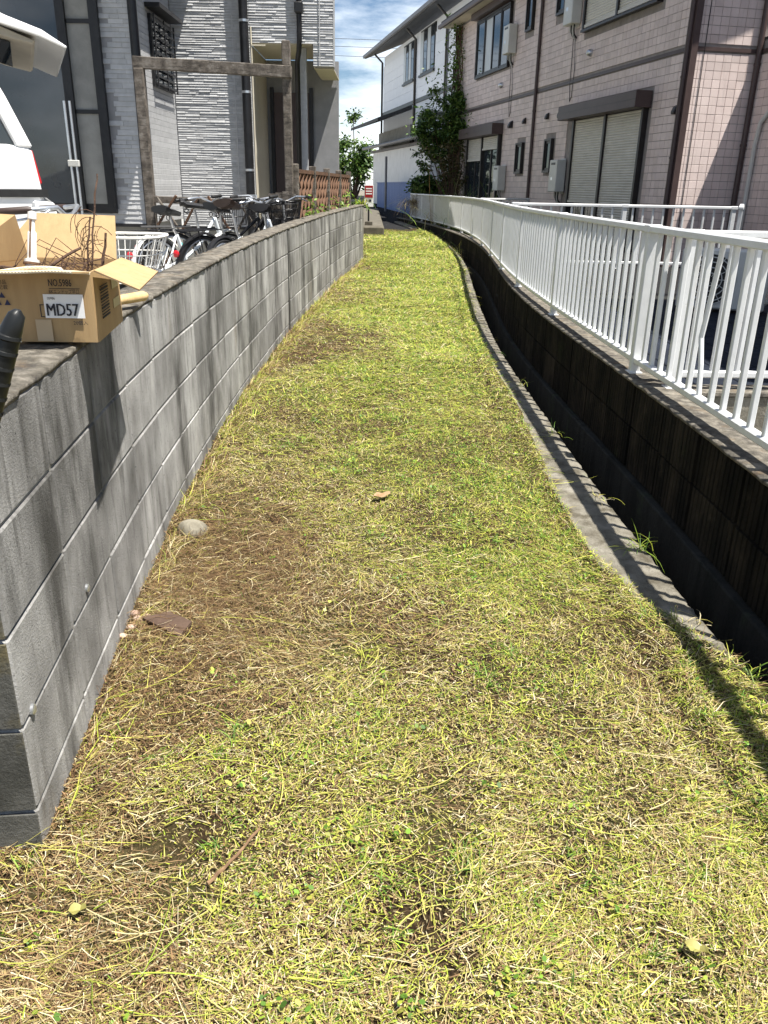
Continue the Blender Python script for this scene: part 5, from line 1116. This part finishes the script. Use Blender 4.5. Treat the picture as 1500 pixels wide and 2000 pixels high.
def blades(x, y, L_, wd, pitch, az, bend, cols, segs, z0=0.0, sag=0.0):
    n = len(x); k = segs+1; s = np.linspace(0, 1, k); dx, dy = np.cos(az), np.sin(az)
    V = np.zeros((n, 2*k, 3)); base = ground_z(x, y)+z0
    for i, t in enumerate(s):
        a = az+bend*t; pa = pitch-sag*t
        px = x+L_*t*np.cos(a)*np.cos(pa); py = y+L_*t*np.sin(a)*np.cos(pa); pz = base+L_*t*np.sin(pa)
        w = wd*(1-.82*t**1.5)*.5; sx, sy = -np.sin(a+bend*.3)*w, np.cos(a+bend*.3)*w; tw = .35*w*np.sin(x*913+t*2)
        V[:, 2*i] = np.stack([px-sx, py-sy, pz-tw], 1); V[:, 2*i+1] = np.stack([px+sx, py+sy, pz+tw], 1)
    gzv = ground_z(V[..., 0].ravel(), V[..., 1].ravel()).reshape(n, 2*k); V[..., 2] = np.maximum(V[..., 2], gzv+.0015)
    b = (np.arange(n)*2*k)[:, None]; F = np.concatenate([np.stack([b[:, 0]+2*i, b[:, 0]+2*i+1, b[:, 0]+2*i+3, b[:, 0]+2*i+2], 1) for i in range(segs)])
    return V.reshape(-1, 3), F, np.repeat(cols, 2*k, axis=0)
def emit(name, parts, label):
    Vs, Fs, Cs, o = [], [], [], 0
    for V, F, C in parts: Vs.append(V); Fs.append(F+o); Cs.append(C); o += len(V)
    ob = np_mesh(name, np.concatenate(Vs), np.concatenate(Fs), M['blade'], np.concatenate(Cs)); tag(ob, label, None, None, 'stuff'); return ob
U = RNG.uniform
def widen(y): return 1+np.clip((y-2.5)/6, 0, 2.2)
# (1) chopped litter lying flat
n = 400000; x, y = scatter(n, .75, 20.6, 1.80); n = len(x); g = greenness(x, y); keep = RNG.random(n) > .85*np.clip(bare(x, y), 0, 1); x, y, g = x[keep], y[keep], g[keep]; n = len(x)
r = RNG.random(n); cols = np.where((r < np.clip(g*.72-.02, .08, .55))[:, None], pick('lime', n), np.where((r < .76)[:, None], pick('straw', n), pick('brown', n)))
cols = np.where(((g < .32) & (RNG.random(n) < .66))[:, None], pick('brown', n), cols)
lit = blades(x, y, (.004+.024*RNG.random(n)**2.6)*(1+.55*np.clip((y-2)/5, 0, 2.2)), U(.0010, .0034, n)*widen(y), U(-.3, .65, n), U(0, 2*PI, n), U(-.4, .4, n), cols, 1, U(.0, .010, n))
emit('chopped_litter', [lit], 'pale dry chopped grass litter covering the soil')
# (2) cut straws lying flat, combed in loose swaths
n = 88000; x, y = scatter(n, .75, 20.6, 1.45); n = len(x); g = greenness(x, y); sth = fnoise(x, y, 1.9, 101); keep = (RNG.random(n) > .9*np.clip(bare(x, y), 0, 1)) & (RNG.random(n) < np.clip((sth-.34)*4.2, .10, 1)); x, y, g = x[keep], y[keep], g[keep]; n = len(x)
sw = (fnoise(x, y, .9, 41)-.5)*9+.3; az = sw+RNG.normal(0, .65, n)
r = RNG.random(n); cols = np.where((r < np.clip(g*.95-.10, .10, .6))[:, None], pick('lime', n), np.where((r < .80)[:, None], pick('straw', n), pick('brown', n)))
st = blades(x, y, (.018+.085*RNG.random(n)**1.8)*(.6+.6*RNG.random(n))*widen(y)**.6, U(.0009, .0022, n)*widen(y), U(-.03, .22, n), az, U(-.45, .45, n), cols, 2, U(.002, .018, n), U(0, .3, n))
emit('dry_straw', [st], 'yellow and tan cut straw strewn over the lane')
# (3) living green blades, short, in patches
n = 230000; x, y = scatter(n, .75, 20.8, 1.50); n = len(x); g = greenness(x, y); pt = fnoise(x, y, 6.5, 61); p = np.clip((g-.35)*2.6, .04, 1)*(1-np.clip(bare(x, y), 0, .95))*np.clip((pt-.28)*3.2, .08, 1); keep = RNG.random(n) < p; x, y, g = x[keep], y[keep], g[keep]; n = len(x)
r = RNG.random(n); cols = np.where((r < np.clip(.40+(g-.42)*1.2, .25, .9))[:, None], pick('green', n), pick('lime', n))
gb = blades(x, y, U(.009, .034, n)*(1+.4*np.clip((y-3)/5, 0, 2)), U(.0013, .0030, n)*widen(y), U(.1, 1.2, n), U(0, 2*PI, n), U(-.5, .5, n), cols, 2, .001, U(.1, .9, n))
emit('green_grass', [gb], 'short green and yellow green grass blades on the lane')
# longer mown blades farther up the lane
n = 90000; x, y = scatter(n, 4.5, 20.8, 1.15); n = len(x); g = greenness(x, y); keep = RNG.random(n) < np.clip((g-.22)*2.2, .1, 1)*np.clip((y-4.5)/2, .1, 1); x, y, g = x[keep], y[keep], g[keep]; n = len(x)
r = RNG.random(n); cols = np.where((r < .30)[:, None], pick('green', n), np.where((r < .80)[:, None], pick('lime', n), pick('straw', n)))
fb = blades(x, y, U(.025, .075, n)*(1+np.clip((y-6)/14, 0, 1)), U(.0030, .0060, n)*(1+np.clip((y-6)/12, 0, 1)), U(-.02, .7, n), (fnoise(x, y, .9, 41)-.5)*9+.3+RNG.normal(0, .9, n), U(-.4, .4, n), cols, 2, U(.0, .012, n), U(.1, .7, n))
emit('mown_grass', [fb], 'yellow green mown grass covering the farther half of the lane')
# rooted tufts
nt_ = 520; tx, ty = scatter(int(nt_*2.2), .8, 12, 1.3); tg = greenness(tx, ty); kp = RNG.random(len(tx)) < np.clip((tg-.33)*2.2, .06, .9); tx, ty = tx[kp], ty[kp]; m = 16
x = np.repeat(tx, m)+RNG.normal(0, .009, len(tx)*m); y = np.repeat(ty, m)+RNG.normal(0, .009, len(tx)*m); n = len(x); sz_ = np.repeat(U(.6, 1.35, len(tx)), m)
tb = blades(x, y, U(.02, .055, n)*sz_, U(.0018, .0034, n)*widen(y), U(.25, 1.35, n), U(0, 2*PI, n), U(-.4, .4, n), np.where((np.repeat(RNG.random(len(tx)), m) < .6)[:, None], pick('green', n), pick('lime', n)), 3, .001, U(.2, 1.0, n))
emit('grass_tufts', [tb], 'small rooted tufts of green grass standing in the litter')
# (4) long flexible yellow stalks
n = 900; x, y = scatter(n, .9, 11, 1.02); n = len(x); sw = (fnoise(x, y, .9, 41)-.5)*9+.3
sk = blades(x, y, U(.08, .26, n), U(.0013, .0027, n), U(.02, .12, n), sw+RNG.normal(0, .6, n), U(-.8, .8, n), np.where((RNG.random(n) < .6)[:, None], pick('lime', n), pick('straw', n)), 7, U(.008, .022, n), U(.05, .2, n))
emit('long_stalks', [sk], 'long curved yellow stalks lying on the cut grass')
# (5) brown dead mats by the wall
n = 9000; x = RNG.normal(-.58, .17, n); y = RNG.normal(2.45, .33, n); ok = (x > lane_left(y)+.03) & (x < .2); x, y = x[ok], y[ok]; n = len(x)
dm = blades(x, y, U(.03, .10, n), U(.0010, .0020, n), U(-.05, .4, n), RNG.normal(.2, .9, n), U(-1, 1, n), np.where((RNG.random(n) < .86)[:, None], pick('brown', n)*.75, pick('straw', n)), 3, U(.002, .03, n), .3)
n2 = 5000; x = WALL.x_of_y(U(1.3, 14, n2)); y = U(1.3, 14, n2); x = WALL.x_of_y(y)+np.abs(RNG.normal(0, .05, n2))+.01
wf = blades(x, y, U(.03, .12, n2), U(.0016, .003, n2)*widen(y), U(.1, 1.2, n2), U(-1.6, 1.6, n2), U(-.8, .8, n2), np.where((RNG.random(n2) < .4)[:, None], pick('brown', n2), np.where((RNG.random(n2) < .5)[:, None], pick('straw', n2), pick('lime', n2))), 2, .002, .4)
emit('dead_grass_mat', [dm, wf], 'brown dead grass matted against the block wall')
# (6) small round clover leaves
nc = 900; cx_, cy_ = scatter(nc, .8, 7, 1.6); cg = greenness(cx_, cy_)+.3*(fnoise(cx_, cy_, 3, 91)-.5); kp = RNG.random(len(cx_)) < np.clip((cg-.34)*2.4, .04, .9); cx_, cy_ = cx_[kp], cy_[kp]; m = 11
x = np.repeat(cx_, m)+RNG.normal(0, .016, len(cx_)*m); y = np.repeat(cy_, m)+RNG.normal(0, .016, len(cx_)*m); n = len(x)
k = 6; V = np.zeros((n, k, 3)); rr_ = U(.0022, .0065, n); t1, t2 = U(-.9, .9, n), U(-.9, .9, n); zc = ground_z(x, y)+U(.008, .035, n)
for i in range(k):
    a = 2*PI*i/k; el_ = .55+.4*np.sin(x*700)**2; ca, sa_ = rr_*math.cos(a), rr_*math.sin(a)*el_; V[:, i] = np.stack([x+ca, y+sa_, zc+ca*t1+sa_*t2], 1)
b = (np.arange(n)*k); F = np.concatenate([np.stack([b, b+1, b+2, b+3], 1), np.stack([b, b+3, b+4, b+5], 1)])
cols = np.where((RNG.random(n) < .62)[:, None], pick('green', n)*1.25, pick('lime', n)); ob = np_mesh('clover', V.reshape(-1, 3), F, M['leaf'], np.repeat(cols, k, 0)); tag(ob, 'small round clover leaves scattered in the cut grass', None, None, 'stuff')

# weeds that hang over the edge of the kerb: each a plant of its own
def tuft(name, label, c, n, ln, spread, pal, mat_='leaf', group=None, wd=.004, up=(.3, 1.4), parentless=True, cat='weed'):
    x = np.full(n, c[0])+RNG.normal(0, spread, n); y = np.full(n, c[1])+RNG.normal(0, spread, n); az = U(0, 2*PI, n); p0 = U(*up, n); L_ = U(.4, 1, n)*ln
    k = 5; V = np.zeros((n, 2*k, 3)); bend = U(-.6, .6, n); dr = U(.2, 1.3, n)
    for i in range(k):
        t = i/(k-1); a = az+bend*t; pa = p0-dr*t; q = np.stack([x+L_*t*np.cos(a)*np.cos(pa), y+L_*t*np.sin(a)*np.cos(pa), c[2]+L_*t*np.sin(pa)], 1); w_ = wd*(1-.8*t)*.5
        o_ = np.stack([-np.sin(a)*w_, np.cos(a)*w_, 0*a], 1); V[:, 2*i] = q-o_; V[:, 2*i+1] = q+o_
    b = np.arange(n)*2*k; F = np.concatenate([np.stack([b+2*i, b+2*i+1, b+2*i+3, b+2*i+2], 1) for i in range(k-1)])
    cols = np.concatenate([pick(pal[i % len(pal)], 1) for i in range(n)])
    ob = np_mesh(name, V.reshape(-1, 3), F, M[mat_], np.repeat(cols, 2*k, 0), origin=c); tag(ob, label, cat, group); return ob
for (y, lab, n, ln, pal) in ((2.72, 'bushy green weed overhanging the channel at the kerb edge', 26, .13, ['green', 'lime']), (1.86, 'green weed cluster at the near end of the kerb', 30, .14, ['green', 'lime']), (3.25, 'thin grassy weed on the kerb edge above the bushy one', 12, .12, ['lime', 'straw']),
        (2.18, 'curled pale dry stem at the kerb edge', 6, .10, ['straw']), (4.15, 'low grass tuft halfway along the kerb', 14, .11, ['green', 'lime']), (5.2, 'small yellow green tuft on the kerb where the lane narrows', 14, .11, ['lime']), (6.3, 'short weed on the kerb below the fence feet', 10, .12, ['green']), (15.4, 'straggly weeds at the far bend of the kerb', 30, .35, ['green', 'lime', 'straw'])):
    tuft('kerb_weed', lab, (float(CURB.x_of_y(y))-.02, y, float(gz(y))+.02), n, ln, .022, pal)

# ================================================================== SHRUBS AND CLIMBERS
LP = [(.045, .095, .02), (.065, .13, .026), (.10, .17, .035), (.16, .24, .045), (.035, .07, .02)]
def leaves(name, pts, size, parent, pal=LP, droop=.4, asp=.45):
    n = len(pts); pts = np.asarray(pts); ln = U(.6, 1.25, n)*size; az = U(0, 2*PI, n); pt = RNG.normal(-.25, droop, n); rl = RNG.normal(0, .6, n)
    d = np.stack([np.cos(az)*np.cos(pt), np.sin(az)*np.cos(pt), np.sin(pt)], 1); s_ = np.stack([-np.sin(az)*np.cos(rl), np.cos(az)*np.cos(rl), np.sin(rl)], 1); up = np.cross(d, s_)
    w_ = (ln*asp*.5)[:, None]; l_ = ln[:, None]
    V = np.stack([pts, pts+d*l_*.45+s_*w_, pts+d*l_+up*l_*-.12, pts+d*l_*.45-s_*w_], 1); b = np.arange(n)*4
    cols = np.array(pal)[RNG.integers(0, len(pal), n)]*U(.75, 1.3, (n, 1))
    return np_mesh(name, V.reshape(-1, 3), np.stack([b, b+1, b+2, b+3], 1), M['leaf'], np.repeat(cols, 4, 0), parent=parent)
def shrub(name, label, base, lobes, n, size, n_stem=8, pal=LP, group=None, cat='shrub', stem_r=.02):
    th = thing(name, label, cat, base, group); P = []; sm = MB(); b = Vector(base)
    for (c, rad, share) in lobes:
        m = int(n*share); k = 26; cen = RNG.normal(0, .52, (k, 3))*np.array(rad)+np.array(c)
        ci = RNG.integers(0, k, m); P.append(cen[ci]+RNG.normal(0, .20, (m, 3))*np.array(rad)*U(.3, 1.1, (m, 1)))
        for j in range(n_stem):
            e = Vector(cen[j]); mid = b.lerp(e, .5)+Vector((random.uniform(-.08, .08), random.uniform(-.08, .08), .08)); sm.tube([b+Vector((random.uniform(-.05, .05), random.uniform(-.05, .05), 0)), b.lerp(mid, .6), mid, e], [stem_r, stem_r*.8, stem_r*.6, stem_r*.25], 6)
    sm.build('stems', M['twig'], th, smooth=True); leaves('foliage', np.concatenate(P), size, th, pal); return th
shrub('shrub', 'dark green bush leaning over the far end of the white fence', (1.15, 25.6, -.9), [((.95, 25.5, .05), (.45, .5, .38), .5), ((1.5, 25.8, -.1), (.6, .5, .45), .5)], 4200, .14)
shrub('shrub', 'tall leafy shrub spreading over the canopy between the two houses', (1.95, 25.0, -.9), [((1.40, 25.2, 1.55), (.75, .6, .55), .4), ((1.95, 24.9, 2.15), (.6, .4, .40), .25), ((1.2, 25.3, .95), (.5, .4, .35), .15), ((2.1, 24.7, 1.4), (.3, .4, .6), .2)], 8200, .13, 10)
shrub('garden_tree', 'distant leafy tree beyond the end of the road', (-2.2, 52, -1.0), [((-2.2, 52, 1.6), (1.7, 1.5, 1.3), .7), ((-3.6, 53, 1.0), (1.4, 1.4, 1.0), .3)], 5200, .30, 8, cat='tree', stem_r=.08)
shrub('shrub', 'half bare brown shrub in front of the white lean-to', (1.75, 24.2, -.9), [((1.5, 24.2, .7), (.45, .35, .55), .6), ((1.85, 24.1, .4), (.3, .3, .6), .4)], 900, .12, 16, [(.10, .085, .03), (.14, .11, .05), (.06, .075, .025)])
for (c, n, ln, lab, pal) in (((2.0, 20.6, -1.0), 420, 1.35, 'clump of tall green grass under the climbing vine', ['green']), ((2.35, 18.9, -1.05), 380, 1.15, 'tall dark grass clump before the half open shutters', ['green']), ((1.62, 21.6, -1.0), 220, 1.5, 'tall dry brown grass stems beside the bushes', ['straw', 'brown', 'green'])):
    tuft('tall_grass', lab, c, n, ln, .33, pal, wd=.016, up=(.9, 1.55), cat='grass')
tuft('dead_grass_clump', 'brown dead grass hanging down over the far end of the fence', (.72, 23.9, -.35), 320, .8, .12, ['brown', 'straw'], wd=.012, up=(-.3, .9), cat='grass')
# climbing vine on the far corner of the pink house
vt = thing('climbing_vine', 'leafy vine climbing the downpipe at the far corner of the pink house', 'vine', tuple(hp(11.5, -1.1, .12)))
sm = MB(); P = []
for k in range(7):
    t0 = 11.5+random.uniform(-.25, .35); pts = []
    for j in range(14):
        z = -1.1+j*.4; pts.append(hp(t0+.12*math.sin(j*1.3+k), z, .10+.05*math.sin(j*2+k)))
        if z < 4.2:
            m = int(26*(1.5 if z < 1.8 else .8)); P.append(np.array(pts[-1])+RNG.normal(0, 1, (m, 3))*np.array([.16, .16, .22])*(1.35 if 0 < z < 2 else .8))
    sm.tube(pts, .02, 6)
for (c, n_, s_) in ((hp(11.3, 1.9, .3), 260, .30), (hp(10.5, 1.75, .15), 90, .20), (hp(9.7, 1.45, .1), 24, .14), (hp(12.1, 2.9, .3), 120, .3)): P.append(np.array(c)+RNG.normal(0, s_, (n_, 3)))
sm.build('stems', M['twig'], vt, smooth=True); leaves('foliage', np.concatenate(P), .13, vt, [(.065, .12, .025), (.10, .17, .035), (.14, .22, .05)])
# ivy through the lattice and weeds at the wall end
iv = thing('ivy', 'bright green ivy poking through the brown lattice', 'ivy', (-.85, 11.6, -1.12))
A, Bq = np.array([-1.0, 9.6]), np.array([-.66, 13.5]); u = RNG.random(1500); xy = A+(Bq-A)*u[:, None]
P = np.stack([xy[:, 0]-.02+RNG.normal(0, .05, 1500), xy[:, 1], -.75+.85*RNG.random(1500)*(.5+.5*fnoise(xy[:, 1], xy[:, 1]*0, 1.4, 5))], 1)
leaves('foliage', P, .07, iv, [(.10, .19, .03), (.16, .27, .04), (.24, .36, .06), (.07, .14, .03)])
st_ = MB()
for k in range(8): q = A+(Bq-A)*(k+.5)/8; st_.tube([(q[0]-.05, q[1], -1.12), (q[0]-.02, q[1]+.1, -.6), (q[0]-.03, q[1]-.05, 0.0)], .008, 5)
st_.build('stems', M['twig'], iv)
tuft('wall_weed', 'bright yellow green weed on the far end of the block wall', (-.50, 14.45, -.30), 60, .28, .05, ['lime', 'green'], wd=.03, cat='weed')
print('balusters', nbal)
